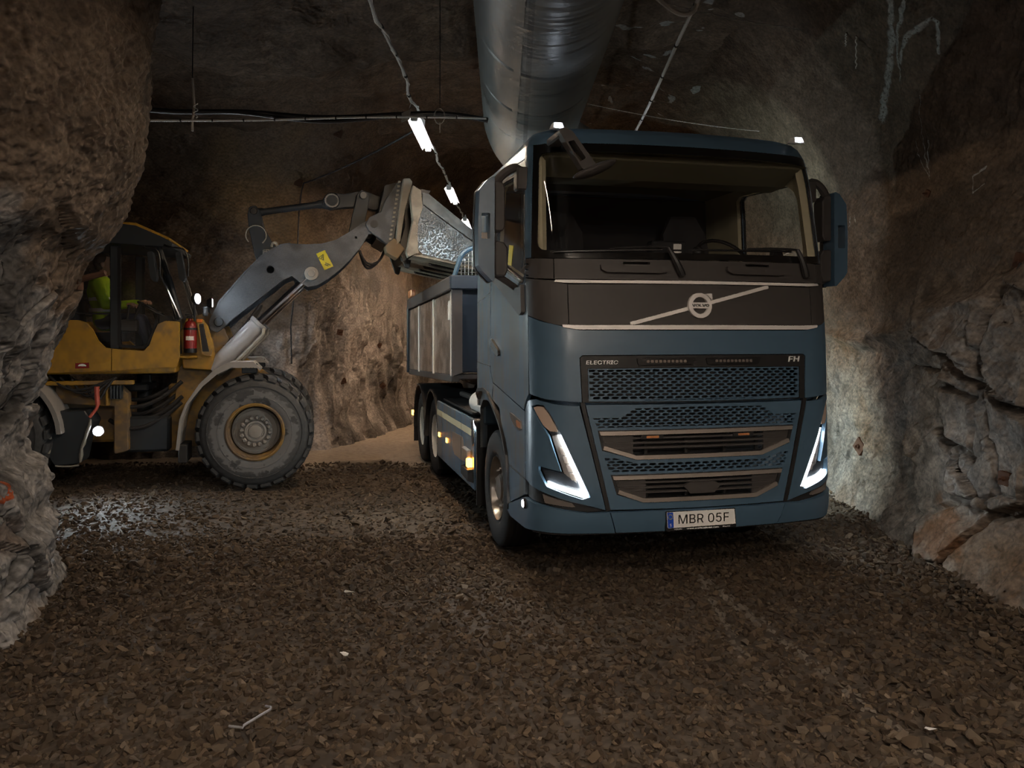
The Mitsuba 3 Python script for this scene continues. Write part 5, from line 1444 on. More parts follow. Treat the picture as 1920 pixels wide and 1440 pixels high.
# lift arms, cross tube, linkage
ARM = [(-.58, 1.93), (-.60, 2.04), (-.49, 2.27), (-.16, 2.67), (.04, 2.88), (.16, 2.975), (.28, 3.03), (.40, 3.052), (.60, 3.045), (.80, 3.06), (.98, 3.115), (1.17, 3.235), (1.30, 3.33), (1.42, 3.40), (1.52, 3.40), (1.55, 3.30), (1.50, 3.22), (1.40, 3.20),
       (1.33, 3.07), (1.20, 2.90), (1.05, 2.74), (.88, 2.60), (.74, 2.515), (.62, 2.49), (.52, 2.55), (.42, 2.63), (.31, 2.58), (.11, 2.41), (-.10, 2.24), (-.30, 2.08), (-.42, 1.96), (-.50, 1.90)]
for y in (.66, 1.58):
    arm = Polygon(ARM).buffer(0).difference(Point(.150, 2.708).buffer(.050, quad_segs=8)).difference(Point(1.235, 3.150).buffer(.018, quad_segs=5))
    k = lp('lift_arm', ly(arm, y, y + .12), 'arm_grey', label='grey lift arm')
    lp('arm_edge', [ly(band([(-.49, 2.27), (-.16, 2.67), (.04, 2.88), (.28, 3.03), (.40, 3.052)], .02), y - .01, y + .13)], 'arm_grey', k)
    lp('pin', lathe([(.001, y - .03), (.075, y - .03), (.085, y - .015), (.085, y + .15), (.001, y + .15)], (1.455, 0, 3.325), 'y', 24, False), 'hub_grey', k)
    lp('pin', lathe([(.001, y - .035), (.05, y - .035), (.06, y - .01), (.001, y + .13)], (-.48, 0, 2.03), 'y', 20, False), 'link_dark', k)
    bs = lp('cylinder_eye', lathe([(.001, y - .07), (.045, y - .07), (.05, y - .05), (.085, y - .045), (.09, y - .02), (.09, y + .10), (.001, y + .10)], (.665, 0, 2.665), 'y', 24, False), 'hub_grey', k)
    # lift cylinder
    p0, p1 = np.array([-.56, y + .05, 1.42]), np.array([.02, y + .05, 2.03])
    c = lp('lift_cylinder', tube([p0, p0 + (p1 - p0) * .5, p0 + (p1 - p0) * .93, p0 + (p1 - p0) * .95, p1], [.112, .112, .112, .125, .125], 20), 'cylinder_grey', label='lift cylinder coloured pale grey as if lamp-lit')
    lp('piston_rod', tube([p1, (.64, y + .05, 2.64)], .052, 14), 'rod_chrome', c, 'shiny piston rod')
    lp('oil_pipe', tube([(-.46, y - .07, 1.36), (-.36, y - .08, 1.42), (.07, y - .08, 1.87), (.06, y + .0, 1.97)], .026, 8), 'ivory_steel', c)
st_ = lp('warning_sticker', ly([(.725, 2.925), (.835, 2.975), (.945, 2.765), (.83, 2.712)], .655, .661), 'sticker_yellow', label='yellow warning sticker with a black triangle')
def rot(pts, c, ang):
    ca, sa = math.cos(ang), math.sin(ang)
    return [(c[0] + x * ca - y * sa, c[1] + x * sa + y * ca) for x, y in pts]
tri_o, tri_i = Polygon(rot([(-.042, -.035), (.042, -.035), (0, .042)], (.80, 2.885), .42 - .84)), Polygon(rot([(-.030, -.028), (.030, -.028), (0, .028)], (.80, 2.885), .42 - .84))
lp('sticker_print', [ly(tri_o.difference(tri_i), .652, .657), ly(rot([(-.006, -.022), (.005, -.022), (.009, .008), (-.003, .012)], (.80, 2.885), -.42), .652, .657)] + [ly(rot([(-.035, -.006 + k * .02), (.035 - .02 * (k == 0), -.006 + k * .02), (.035 - .02 * (k == 0), .004 + k * .02), (-.035, .004 + k * .02)], (.867, 2.775), -.42), .652, .657) for k in range(2)], 'ink_black', st_, smooth=False)
lp('arm_cross_tube', tube([(.35, .7, 2.80), (.35, 1.66, 2.80)], .13, 18), 'arm_grey')
lp('lifting_eye', tube(np.stack([.20 + .035 * np.cos(np.linspace(-.3, 3.5, 12)), np.full(12, .72), 3.02 + .045 * np.sin(np.linspace(-.3, 3.5, 12))], 1), .016, 7), 'ivory_steel')
for y in (.98, 1.26):
    bk = lp('bell_crank', ly(rpoly([(-.155, 3.46), (-.13, 3.56), (-.05, 3.58), (.01, 3.50), (.05, 3.30), (.16, 3.10), (.30, 2.92), (.36, 2.75), (.05, 2.65), (-.06, 2.90), (-.135, 3.25)], .03), y, y + .06, .008), 'link_dark', label='dark bell crank')
    lp('pin', lathe([(.001, y - .02), (.04, y - .02), (.05, y), (.05, y + .06), (.001, y + .06)], (-.075, 0, 3.50), 'y', 18, False), 'bucket_dark', bk)
for k in range(4):
    lp('spring', tube(spline([(.04 + k * .0, .96, 2.98 - k * .022), (.09, .95, 2.988 - k * .022), (.14, .96, 2.985 - k * .022)], 6), .007, 5), 'ivory_steel')
lp('guide_ring', tube(np.stack([-.045 + .13 * np.cos(np.linspace(-.9, 3.9, 20)), np.full(20, .965), 3.18 + .13 * np.sin(np.linspace(-.9, 3.9, 20))], 1), .008, 5), 'ivory_steel')
rl = lp('tilt_rod', tube([(-.06, 1.15, 3.505), (.02, 1.15, 3.515), (.06, 1.15, 3.52), (.72, 1.15, 3.635), (.78, 1.15, 3.645), (.88, 1.15, 3.66)], [.055, .055, .045, .045, .060, .055], 14), 'link_dark')
for y in (1.08, 1.17):
    lp('tilt_link', ly(rpoly([(.80, 3.60), (.82, 3.72), (.95, 3.80), (1.10, 3.79), (1.28, 3.83), (1.40, 3.84), (1.50, 3.80), (1.62, 3.76), (1.66, 3.60), (1.50, 3.58), (1.34, 3.62), (1.10, 3.60), (.95, 3.58)], .03), y, y + .06, .008), 'link_dark', rl)
lp('link_pin', lathe([(.001, 1.05), (.10, 1.05), (.11, 1.07), (.11, 1.26), (.001, 1.26)], (.935, 0, 3.69), 'y', 24, False), 'link_dark', rl)
lp('link_pin_ring', tube(np.stack([.935 + .085 * np.cos(a), np.full(33, 1.045), 3.69 + .085 * np.sin(a)], 1), .012, 6), 'hub_grey', rl)
lp('guide_link', ly(rpoly([(1.27, 3.78), (1.33, 3.85), (1.42, 3.82), (1.44, 3.72), (1.36, 3.30), (1.22, 3.20), (1.16, 3.28)], .03), 1.03, 1.09, .008), 'link_dark', label='dark link bar')
lp('guide_pin', lathe([(.001, .99), (.045, .99), (.05, 1.01), (.05, 1.1), (.001, 1.1)], (1.355, 0, 3.765), 'y', 18, False), 'hub_grey')

# quick hitch
for y in (.62, 1.66):
    h = lp('hitch_plate', ly(rpoly([(1.36, 3.33), (1.41, 3.42), (1.56, 3.50), (1.62, 3.66), (1.78, 3.90), (1.86, 3.91), (1.80, 3.50), (1.735, 3.16), (1.66, 3.05), (1.55, 3.14), (1.40, 3.24)], .02), y, y + .06, .008), 'arm_grey', label='grey hitch plate with serrated edge')
    teeth = []
    for k in range(15):
        q = k / 14
        x, z = 1.80 + (1.67 - 1.80) * q, 3.90 + (3.08 - 3.90) * q
        teeth.append(ly([(x - .015, z - .018), (x + .018, z - .008), (x + .018, z + .012), (x - .015, z + .012)], y - .03, y + .01))
    lp('edge_teeth', teeth, 'ivory_steel', h, smooth=False)
lp('hitch_body', cat(ly(rpoly([(1.62, 3.86), (1.80, 3.91), (1.66, 3.05), (1.50, 3.14), (1.54, 3.5)], .02), .68, 1.66), tube([(1.47, .6, 3.33), (1.47, 1.8, 3.33)], .05, 12)), 'bucket_dark')
lp('hitch_bracket', ly(rpoly([(1.84, 3.92), (1.92, 3.93), (1.96, 3.88), (1.86, 3.50), (1.80, 3.10), (1.74, 3.02), (1.76, 3.3)], .01), .45, .60, .008), 'ivory_steel', label='pale steel bracket')
lp('hitch_lug', ly(rpoly([(1.60, 3.03), (1.72, 3.14), (1.86, 3.00), (1.76, 2.86), (1.62, 2.94)], .02), .45, .75, .01), 'mud_brown')
for k in range(3):
    lp('hose', tube(spline([(1.30, .85 + k * .05, 3.0), (1.42, .8 + k * .04, 2.82 - k * .03), (1.55, .78 + k * .04, 2.86), (1.62, .78 + k * .04, 3.0)], 16), .014, 6), 'rubber')
for k in range(4):
    lp('hose', tube(spline([(-.52, .80 + k * .07, 1.72), (-.38, .76 + k * .07, 1.78), (-.18, .76 + k * .07, 1.98 - .02 * k), (.02, .80 + k * .07, 2.26)], 16), .022, 7), 'rubber')

# bucket
B0, B1 = -.08, 2.46
SIDE = [(2.02, 3.66), (2.10, 3.64), (3.18, 2.80), (3.26, 2.68), (3.20, 2.66), (2.62, 2.755), (2.20, 2.845), (2.02, 2.88), (1.97, 2.94), (1.955, 3.12), (1.965, 3.28), (2.02, 3.45)]
bk = lp('bucket', [ly(SIDE, B1 - .03, B1), ly(rpoly([(1.965, 3.28), (2.02, 3.45), (2.0, 3.66), (1.97, 3.66), (1.985, 3.46), (1.94, 3.29), (1.925, 3.12), (1.94, 2.93), (1.97, 2.94), (1.955, 3.12)], .004), B0 + .16, B1 - .02)], 'bucket_dark', label='raised bucket with wet near side')
lp('side_plate', ly(SIDE, B0, B0 + .03), 'bucket_wet', bk, 'wet dark steel side plate')
lp('side_weld', tube([(2.03, B0 - .002, 3.50), (2.40, B0 - .002, 3.235), (3.16, B0 - .002, 2.72)], .007, 5), 'ink_black', bk)
lp('back_edge', ly([(1.965, 3.28), (2.02, 3.46), (2.0, 3.68), (1.90, 3.74), (1.87, 3.60), (1.90, 3.30), (1.86, 3.10), (1.82, 2.90), (1.84, 2.84), (1.97, 2.90), (1.955, 3.12)], B0 - .01, B0 + .16), 'bucket_beige', bk, 'pale worn rear edge of the bucket')
lp('bottom_plate', ly([(1.90, 2.86), (2.02, 2.875), (2.20, 2.84), (2.62, 2.75), (3.22, 2.655), (3.22, 2.635), (2.62, 2.72), (2.20, 2.81), (1.98, 2.85)], B0 + .02, B1), 'bucket_beige', bk, 'pale worn bottom plate')
for y in (.42, .95, 1.48, 2.0):
    lp('wear_rib', ly([(2.16, 2.83), (3.0, 2.68), (3.0, 2.645), (2.20, 2.785)], y, y + .10, .004), 'bucket_dark', bk, smooth=False)
lp('cutting_edge', bx(3.10, 3.42, B0 - .02, B1 + .02, 2.615, 2.65, .006), 'bucket_dark', bk)
lp('spill_guard', ly([(1.97, 3.64), (2.10, 3.64), (2.12, 3.68), (2.0, 3.70)], B0, B1), 'bucket_dark', bk)
for y in (.5, 1.75):
    lp('bucket_hook', ly(rpoly([(1.84, 3.74), (1.99, 3.70), (1.98, 3.0), (1.92, 2.74), (1.86, 2.76), (1.78, 3.0), (1.86, 3.3)], .02), y, y + .05, .006), 'bucket_dark', bk)

# front mudguards, lamps on the tower, junction box
for y0 in (.02, 1.86):
    fd = [(-.90, .50), (-.885, .66), (-.86, .86), (-.79, 1.05), (-.64, 1.28), (-.46, 1.46), (-.30, 1.54), (-.02, 1.545), (.06, 1.46)]
    inn = [(.055, 1.435), (-.03, 1.515), (-.29, 1.51), (-.445, 1.43), (-.615, 1.26), (-.765, 1.04), (-.83, .86), (-.855, .66), (-.87, .50)]
    fk = lp('mudguard', ly(fd + inn, y0, y0 + .50), 'fender_grey', label='dusty grey mudguard')
    lp('lip', ly([(-.90, .50), (-.86, .50), (-.83, .86), (-.765, 1.04), (-.60, 1.25), (-.43, 1.40), (-.28, 1.47), (-.02, 1.47), (.06, 1.46), (-.02, 1.545), (-.30, 1.54), (-.46, 1.46), (-.64, 1.28), (-.79, 1.05), (-.86, .86)], y0 - .006, y0 + .012), 'fender_grey', fk)
    lp('flap', bx(-.88, -.78, y0 + .04, y0 + .48, .34, .56, .01), 'rubber', fk)
    lp('bracket', bx(-.16, .02, y0 + .06, y0 + .20, 1.40, 1.52, .01), 'link_dark', fk)
lp('tower_plate', ly(rpoly([(-.90, 1.45), (-.93, 1.90), (-.86, 2.08), (-.66, 2.06), (-.55, 1.80), (-.52, 1.62), (-.56, 1.42)], .02), .60, .66, .01), 'loader_yellow')
lp('tower_step', bx(-.96, -.72, .48, .62, 1.575, 1.61, .012), 'loader_yellow')
jb = lp('junction_box', hull([(x, y, z) for y in (.48, .60) for x, z in ((-.72, 2.05), (-.66, 2.06), (-.60, 1.98), (-.53, 1.72), (-.56, 1.60), (-.66, 1.62))]), 'loader_yellow')
lp('panel', ly([(-.695, 2.0), (-.645, 2.01), (-.575, 1.66), (-.65, 1.66)], .474, .481), 'ink_black', jb)
lp('indicator', bx(-.725, -.655, .465, .50, 2.02, 2.065, .006), 'lamp_orange', jb, 'orange indicator lens')
lp('indicator_housing', bx(-.655, -.60, .49, .60, 2.10, 2.22, .012), 'arm_grey', jb)


round_lamp(ld, 'work_lamp', (-.70, .40, 2.315), (.86, -.42, .05), .060, LF, WORK_LENS, WORK_BEAM, 46)
round_lamp(ld, 'work_lamp', (-.70, 1.95, 2.315), (.97, .06, .03), .060, LF, WORK_LENS, WORK_BEAM, 44)
lp('lamp_stalk', tube([(-.74, .44, 2.04), (-.74, .41, 2.28)], .014, 6), 'link_dark')
lp('lamp_stalk', tube([(-.74, 1.94, 2.04), (-.74, 1.95, 2.28)], .014, 6), 'link_dark')
round_lamp(ld, 'work_lamp', (-1.775, .17, .735), (.30, -.94, -.06), .055, LF, WORK_LENS, SIDE_BEAM, 68, .2)

# fire extinguisher strapped to the tower
fe = thing('fire_extinguisher', 'red fire extinguisher strapped beside the loader cab above the front mudguard', 'extinguisher')
part(fe, 'cylinder', lathe([(.001, 1.66), (.068, 1.66), (.076, 1.68), (.076, 1.96), (.060, 2.02), (.028, 2.045), (.025, 2.07), (.001, 2.07)], (-.80, .50, 0), 'z', 28, False), 'extinguisher_red', LF, 40)
part(fe, 'base_ring', lathe([(.001, 1.645), (.074, 1.645), (.078, 1.66), (.078, 1.70), (.001, 1.70)], (-.80, .50, 0), 'z', 28, False), 'ink_black', LF, 40)
part(fe, 'strap', lathe([(.077, 1.93), (.081, 1.93), (.081, 1.955), (.077, 1.955)], (-.80, .50, 0), 'z', 28), 'ink_black', LF, 40)
part(fe, 'valve', cat(bx(-.84, -.76, .48, .52, 2.07, 2.10, .006), bx(-.86, -.75, .49, .51, 2.11, 2.125, .004)), 'ink_black', LF)
lab = np.linspace(-2.2, -.9, 9)
part(fe, 'label_plate', grid(np.array([[(-.80 + .0772 * math.cos(q), .50 + .0772 * math.sin(q), z) for z in (1.80, 1.85)] for q in lab])), 'plate_white', LF, True)

# ------------------------------------------------------------------ ventilation duct, cables, bolts
def duct_weave(p, n, uv):
    fold = pfbm(p.y * 26, p.x * 1.2 + 5, 0, 3)
    return fold * .008 * smoothstep(-.25, .02, p.x) * smoothstep(10.6, 9.6, p.y)


def duct_color(p, n, uv):
    a = pfbm(p.x * 2, p.y * 1.2, p.z * 2, 3)
    band = smoothstep(.025, .015, dr.abs(p.x - .10 - p.y * .004)) * smoothstep(4.4, 4.3, p.z)
    c = mix((.105, .114, .114), (.140, .150, .147), a)
    return mix(c, (.055, .062, .066), band * .7)


bumped('duct_cloth', {'type': 'principled', 'base_color': proc(duct_color), 'roughness': .42, 'specular': .5}, duct_weave, 1.0, 4e-3)
pbr('rust', (.07, .036, .023), .8, spec=.2)
pbr('rust_orange', (.42, .11, .03), .7)
pbr('wire_steel', (.42, .42, .45), .45, .5)
pbr('tag_card', (.36, .33, .29), .6)
DY = steps((-8, 4.6, .3), (4.6, 9.6, .0125))
pathd = np.vstack([np.stack([.335 - .012 * DY, DY, np.full(len(DY), 4.40)], 1), spline([(.22, 9.7, 4.40), (.27, 10.3, 4.38), (.52, 11.1, 4.30), (1.05, 11.8, 4.2), (1.9, 12.25, 4.1), (2.9, 12.5, 4.05)], 60)])
aa, bb = rails(pathd)
th = np.linspace(0, 2 * np.pi, 97)
rad = np.full((len(pathd), len(th)), .55)
pt = pathd[:, None] + .55 * (np.cos(th)[None, :, None] * aa[:, None] + np.sin(th)[None, :, None] * bb[:, None])
under = np.clip((4.25 - pt[..., 2]) / .2, 0, 1) * np.clip((pt[..., 0] - .02) / .06, 0, 1) * np.clip((10.0 - pt[..., 1]) / .6, 0, 1)
ripple = meshkit.fbm(np.stack([pt[..., 1] * 14 + 1.2 * (pt[..., 0] - .3) ** 2, pt[..., 0] * 1.1, pt[..., 2] * .4], -1).reshape(-1, 3), 3, 71).reshape(rad.shape) - .5
rad += ripple * (.004 + .030 * under)
for y0, dp in ((7.55, .022), (8.55, .010), (6.4, .010)):
    rad -= dp * np.exp(-((pt[..., 1] - y0 - .05 * (pt[..., 0] - .3)) / .022) ** 2) * (pt[..., 2] < 4.15)
pt = pathd[:, None] + rad[..., None] * (np.cos(th)[None, :, None] * aa[:, None] + np.sin(th)[None, :, None] * bb[:, None])
du = thing('ventilation_duct', 'big pale grey fabric ventilation duct hanging under the ceiling above the truck', 'duct')
part(du, 'tube', grid(pt), 'duct_cloth', smooth=True)
for y in np.arange(-6, 10, 2.0):
    x = .335 - .012 * y
    part(du, 'hanger', tube([(x, y, 4.94), (x + .01, y, 5.7)], .006, 5), 'wire_steel')
part(du, 'hang_rope', tube([(.335 + .012 * 8, -8, 4.955), (.335 - .012 * 9.6, 9.6, 4.955)], .012, 6), 'wire_steel')
part(du, 'seam_strip', grid(np.array([[(p[0] + .553 * math.sin(q), p[1], p[2] + .553 * math.cos(q)) for q in (3.50, 3.55, 3.60)] for p in pathd[:len(DY):8]])), 'duct_cloth', smooth=True)


def strand(a, b, sag, n=40, wob=.0, seed=0):
    t = np.linspace(0, 1, n)[:, None]
    p = np.asarray(a, float) * (1 - t) + np.asarray(b, float) * t
    p[:, 2] -= sag * 4 * t[:, 0] * (1 - t[:, 0])
    if wob:
        q = np.stack([t[:, 0] * 9 + seed, t[:, 0] * 0, t[:, 0] * 0], 1)
        p[:, 0] += (meshkit.fbm(q, 2, 80 + seed) - .5) * wob
        p[:, 2] += (meshkit.fbm(q + 50, 2, 81 + seed) - .5) * wob
    return p


# the cable that carries the strip lamps
lc = thing('lamp_cable', 'pale cable with black ties running along the tunnel above the strip lamps', 'cable')
ys_ = sorted([l[0] for l in LAMPS])
main, ties = [], []
for a, b in zip([-9.0] + ys_, ys_ + [20.0]):
    seg = strand((LAMP_X, a, 4.19), (LAMP_X, b, 4.19), .05, 30, .07, int(a * 3) % 17)
    main.append(seg)
    for k in range(3, 27, 4):
        ties.append(tube([seg[k] + (seg[k + 1] - seg[k]) * -.12, seg[k] + (seg[k + 1] - seg[k]) * .12], .019, 6))
main = np.vstack([m[:-1] for m in main])
part(lc, 'cord', tube(main, .013, 7), 'cable_grey')
ph = np.cumsum(np.r_[0, np.linalg.norm(np.diff(main, axis=0), axis=1)]) * 9
part(lc, 'thin_cord', tube(main + np.stack([.016 * np.cos(ph), 0 * ph, .016 * np.sin(ph)], 1), .007, 5), 'cable_white')
for t in ties:
    part(lc, 'tie', t, 'ink_black')
tg = thing('card_tag', 'small pale card tag hanging from the cable crossing beside the first lit lamp', 'tag')
part(tg, 'card', hull([(-1.02 + x * .8, 8.02 + y, 4.02 + z - x * .25) for x, z in ((-.055, -.02), (.055, .045), (.045, -.055), (-.06, -.115)) for y in (0, .004)]), 'tag_card')
part(tg, 'string', tube([(-.99, 8.02, 4.06), (-.965, 8.02, 4.13)], .003, 5), 'cable_white')

# bundle crossing the tunnel
cb = thing('cable_bundle', 'thick black cable hung across the tunnel from the rock pillar to the duct', 'cable')
pb = spline([(-3.6, 7.75, 4.00), (-3.25, 7.85, 3.985), (-2.6, 7.95, 4.005), (-1.9, 8.0, 3.965), (-1.2, 8.05, 4.0), (-.6, 8.1, 4.02), (-.24, 8.2, 3.99), (.4, 8.25, 4.99), (1.0, 8.3, 4.6)][:7], 60)
part(cb, 'cord', tube(pb, .026, 8), 'cable_black')
part(cb, 'second_cord', tube(pb + np.stack([0 * pb[:, 0], -.01 + 0 * pb[:, 0], .02 * np.sin(np.linspace(0, 9, 60)) - .02], 1), .017, 7), 'cable_black')
wc = thing('white_conduit', 'thin white conduit crossing the tunnel just below the thick black cable', 'conduit')
pw = spline([(-3.6, 7.66, 3.85), (-3.25, 7.76, 3.875), (-2.4, 7.86, 3.905), (-1.6, 7.91, 3.94), (-.95, 7.94, 3.955), (-.25, 8.05, 3.97)], 60)
part(wc, 'pipe', tube(pw, .011, 7), 'cable_white')
for k in range(4, 58, 5):
    part(wc, 'tie', tube([pw[k] + (pw[k + 1] - pw[k]) * -.1, pw[k] + (pw[k + 1] - pw[k]) * .1], .015, 6), 'ink_black')
hk = thing('cable_hanger', 'pale wire hanger holding the crossing cables near the rock pillar', 'hanger')
part(hk, 'strap', tube([(-3.02, 7.86, 4.30), (-3.0, 7.86, 4.03), (-3.02, 7.86, 3.90), (-3.02, 7.86, 3.80)], .012, 6), 'tag_card')
part(hk, 'twist', tube(np.stack([-2.985 + .02 * np.cos(np.linspace(0, 14, 40)), 7.85 + 0 * np.linspace(0, 14, 40), np.linspace(4.06, 3.92, 40)], 1), .005, 5), 'cable_white')
part(hk, 'rod', tube([(-3.02, 7.86, 4.28), (-3.02, 7.9, 5.6)], .005, 5), 'cable_black')
hk2 = thing('cable_hanger', 'short wire hanger on the crossing cables between the lit lamp and the duct', 'hanger')
part(hk2, 'loop', tube(np.stack([-.70 + .05 * np.cos(np.linspace(0, 6.3, 20)), np.full(20, 8.03), 3.985 + .075 * np.sin(np.linspace(0, 6.3, 20))], 1), .005, 5), 'tag_card')
part(hk2, 'tail', tube([(-.70, 8.08, 3.94), (-.70, 8.08, 3.84)], .005, 5), 'tag_card')
part(hk2, 'rod', tube([(-.70, 8.08, 4.06), (-.70, 8.1, 5.6)], .004, 5), 'cable_black')
tw = thing('thin_wire', 'thin pale wire slanting across the ceiling from the duct towards the tunnel wall', 'wire')
part(tw, 'strand', tube(strand((.75, 8.3, 4.18), (2.85, 9.6, 4.22), .03, 24), .005, 5), 'cable_white')
tw2 = thing('thin_wire', 'faint thin wire high under the ceiling above the truck cab', 'wire')
part(tw2, 'strand', tube(strand((1.3, 6.9, 4.62), (2.75, 7.9, 4.78), .02, 20), .003, 5), 'cable_grey')
# cable over the truck's roof, with its loop
rc = thing('ceiling_cable', 'white cable running down from the ceiling to behind the truck roof', 'cable')
pr_ = spline([(1.44, 4.0, 4.55), (1.45, 6.4, 4.50), (1.47, 7.5, 4.46), (1.52, 8.8, 4.45), (1.58, 10.6, 4.47), (1.62, 13, 4.5), (1.7, 18, 4.55)], 50)
part(rc, 'cord', tube(pr_, .016, 7), 'cable_white')
for k in range(3, 40, 3):
    part(rc, 'tie', tube([pr_[k] - (pr_[k + 1] - pr_[k]) * .06, pr_[k] + (pr_[k + 1] - pr_[k]) * .06], .021, 6), 'ink_black')
lo = thing('hanging_cable', 'thick pale cable hanging in a loop at the top edge above the truck', 'cable')
part(lo, 'cord', tube(spline([(.95, 6.55, 4.70), (1.12, 6.55, 4.55), (1.25, 6.55, 4.445), (1.36, 6.55, 4.40), (1.42, 6.55, 4.42), (1.46, 6.55, 4.50), (1.50, 6.55, 4.62), (1.53, 6.55, 4.75)], 30), .020, 8), 'cable_grey')
# hose from the lamp cable to a bolt in the back wall and down
hs = thing('wall_cable', 'thin dark cable slanting from the lit lamp to a bolt on the back wall', 'cable')
part(hs, 'cord', tube(np.vstack([strand((-.98, 9.3, 4.22), (-3.33, 13.30, 4.28), .05, 24), [(-3.36, 13.28, 4.15), (-3.40, 13.28, 3.8), (-3.42, 13.28, 3.3), (-3.46, 13.26, 2.6), (-3.52, 13.24, 2.0), (-3.5, 13.22, 1.4)]]), .013, 6), 'cable_black')
part(hs, 'insulator', trimesh.creation.icosphere(subdivisions=2, radius=.03).apply_translation((-1.06, 9.43, 4.21)), 'cable_white')


def on_wall(meshkey, p, direction):
    """Where the ray from p along direction meets a wall."""
    v, f = meshkit.WRITTEN[scene[meshkey]['filename']][:2]
    v = v.astype(float); d = np.asarray(direction, float); o = np.asarray(p, float)
    near = (np.abs(v[f].mean(1)[:, 2] - o[2]) < .3)
    a, b, c = (v[f[near][:, k]] for k in range(3))
    e1, e2 = b - a, c - a
    q = np.cross(d, e2); det = (e1 * q).sum(1); det = np.where(np.abs(det) < 1e-12, 1e-12, det)
    s = o - a; u = (s * q).sum(1) / det; r = np.cross(s, e1); w = (r @ d) / det; t = (e2 * r).sum(1) / det
    ok = (u >= 0) & (w >= 0) & (u + w <= 1) & (t > 0)
    return o + d * t[ok].min() if ok.any() else None


def rock_bolt(p, out, size, label, mat_plate='rust', turn=.5, stick=.06, group=None):
    """A square plate on the rock with a nut and the bolt's end."""
    t = thing('rock_bolt', label, 'rock bolt', group)
    out = np.asarray(out, float) / np.linalg.norm(out)
    e = np.cross(out, [0, 0, 1]); e /= np.linalg.norm(e); g = np.cross(e, out)
    ca, sa = math.cos(turn), math.sin(turn)
    e, g = e * ca + g * sa, -e * sa + g * ca
    c = np.asarray(p) + out * .012
    corners = [c + e * a * size + g * b * size + out * h for a in (-1, 1) for b in (-1, 1) for h in (-.03, .010)]
    part(t, 'plate', hull(corners), mat_plate)
    ring = [c + out * h + size * .36 * (math.cos(q) * e + math.sin(q) * g) for h in (.008, .035) for q in np.arange(6) * math.pi / 3]
    part(t, 'nut', hull(ring), 'rust')
    part(t, 'rod', tube([c - out * .1, c + out * stick], size * .17, 8), 'rust')
    return t, c


def bolt_on(meshkey, y, z, x0, dx, size, label, **kw):
    p = on_wall(meshkey, (x0, y, z), (dx, 0, 0))
    return rock_bolt(p, (-dx, -.25, 0), size, label, **kw) if p is not None else None


bolt_on('wall_right', 9.05, .66, 2.9, 1, .072, 'rusty diamond-shaped bolt plate on the lit wall beside the truck bumper', turn=.7)
r = bolt_on('wall_right', 6.08, 2.42, 2.6, 1, .055, 'rusty rectangular bolt plate with a dark wire at the right picture edge', turn=.35)
if r:
    t, c = r
    part(t, 'wire', tube(spline([c + (-.03, -.05, -.02), c + (-.04, -.02, -.10), c + (-.02, -.09, -.17), c + (-.01, -.2, -.21), c + (.0, -.4, -.33)], 16), .010, 6), 'cable_black')
bolt_on('wall_right', 6.14, .82, 2.6, 1, .05, 'rusty square bolt plate low on the fractured blocks', turn=.05)
bolt_on('wall_right', 7.56, 3.16, 2.6, 1, .03, 'small dark bolt end in the brown wall above the fractured blocks')
for (y, z, x, lab) in ((5.30, .99, -2.2, 'orange-painted bolt end inside a painted ring on the left pillar'),):
    p = on_wall('wall_left', (x, y, z), (-1, 0, 0))
    if p is not None:
        rock_bolt(p, (1, -.4, 0), .045, lab, 'rust_orange', .2, .12)
p = on_wall('wall_left', (-2.2, 6.10, 2.30), (-1, 0, 0))
if p is not None:
    rb = thing('rock_bolt', 'long rusty bolt rod sticking out of the pillar edge in front of the loader cab', 'rock bolt')
    part(rb, 'rod', tube([p + (-.15, 0, -.05), p + (.03, 0, .0), p + (.17, .0, .035)], [.022, .024, .020], 8), 'rust')
    part(rb, 'plate', hull([p + (x_, y_, z_) for x_ in (-.05, -.01) for y_ in (-.04, .04) for z_ in (-.09, .03)]), 'rust')
for (a, b, dz, lab) in ((-3.42, 4.30, 0, 'dark bolt plate on the back wall where the thin cable bends down'), (-2.75, 5.05, 0, 'dark bolt plate high on the back wall below the crossing cables')):
    p = on_wall('wall_back', (a, 8.5, b), (0, 1, 0))
    if p is not None:
        rock_bolt(p, (.3, -1, 0), .06, lab, turn=.3)
for k, (a, b, where) in enumerate(((-2.6, 1.65, 'second highest'), (-2.95, 1.05, 'second lowest'), (-2.55, .85, 'lowest'), (-3.0, 1.9, 'highest'))):
    p = on_wall('wall_back', (a, 8.5, b), (0, 1, 0))
    if p is not None:
        rock_bolt(p, (.5, -1, 0), .05, where + ' small rusty bolt in the beige rock between the loader tyre and the truck', turn=.3 + k, stick=.16, group='bolts in the beige rock')
for k, pts in enumerate(([(3.20, 7.85, 4.72), (3.24, 7.95, 4.70), (3.28, 8.05, 4.60)], [(3.26, 7.76, 4.66), (3.34, 7.95, 4.55), (3.40, 8.12, 4.42)])):
    ch = thing('dangling_wire', ('short' if k == 0 else 'longer') + ' twisted pale wire dangling from the vault beside the white mineral streaks', 'wire')
    base = np.array(pts[0]) + (-.05, 0, 0)
    L = .12 if k == 0 else .30
    q = np.linspace(0, 1, 24)
    part(ch, 'strand', tube(np.stack([base[0] + .006 * np.sin(q * 30), base[1] + .004 * np.cos(q * 40), base[2] - q * L], 1), .006, 5), 'cable_white')
    part(ch, 'anchor', tube([base + (.25, 0, .10), base], .008, 5), 'rust')

# bits lying about on the gravel
def ground_pt(px_x, depth, up=.03):
    return np.array([px_x, depth, float(ground_z(np.array([px_x]), np.array([depth]))[0]) + up])


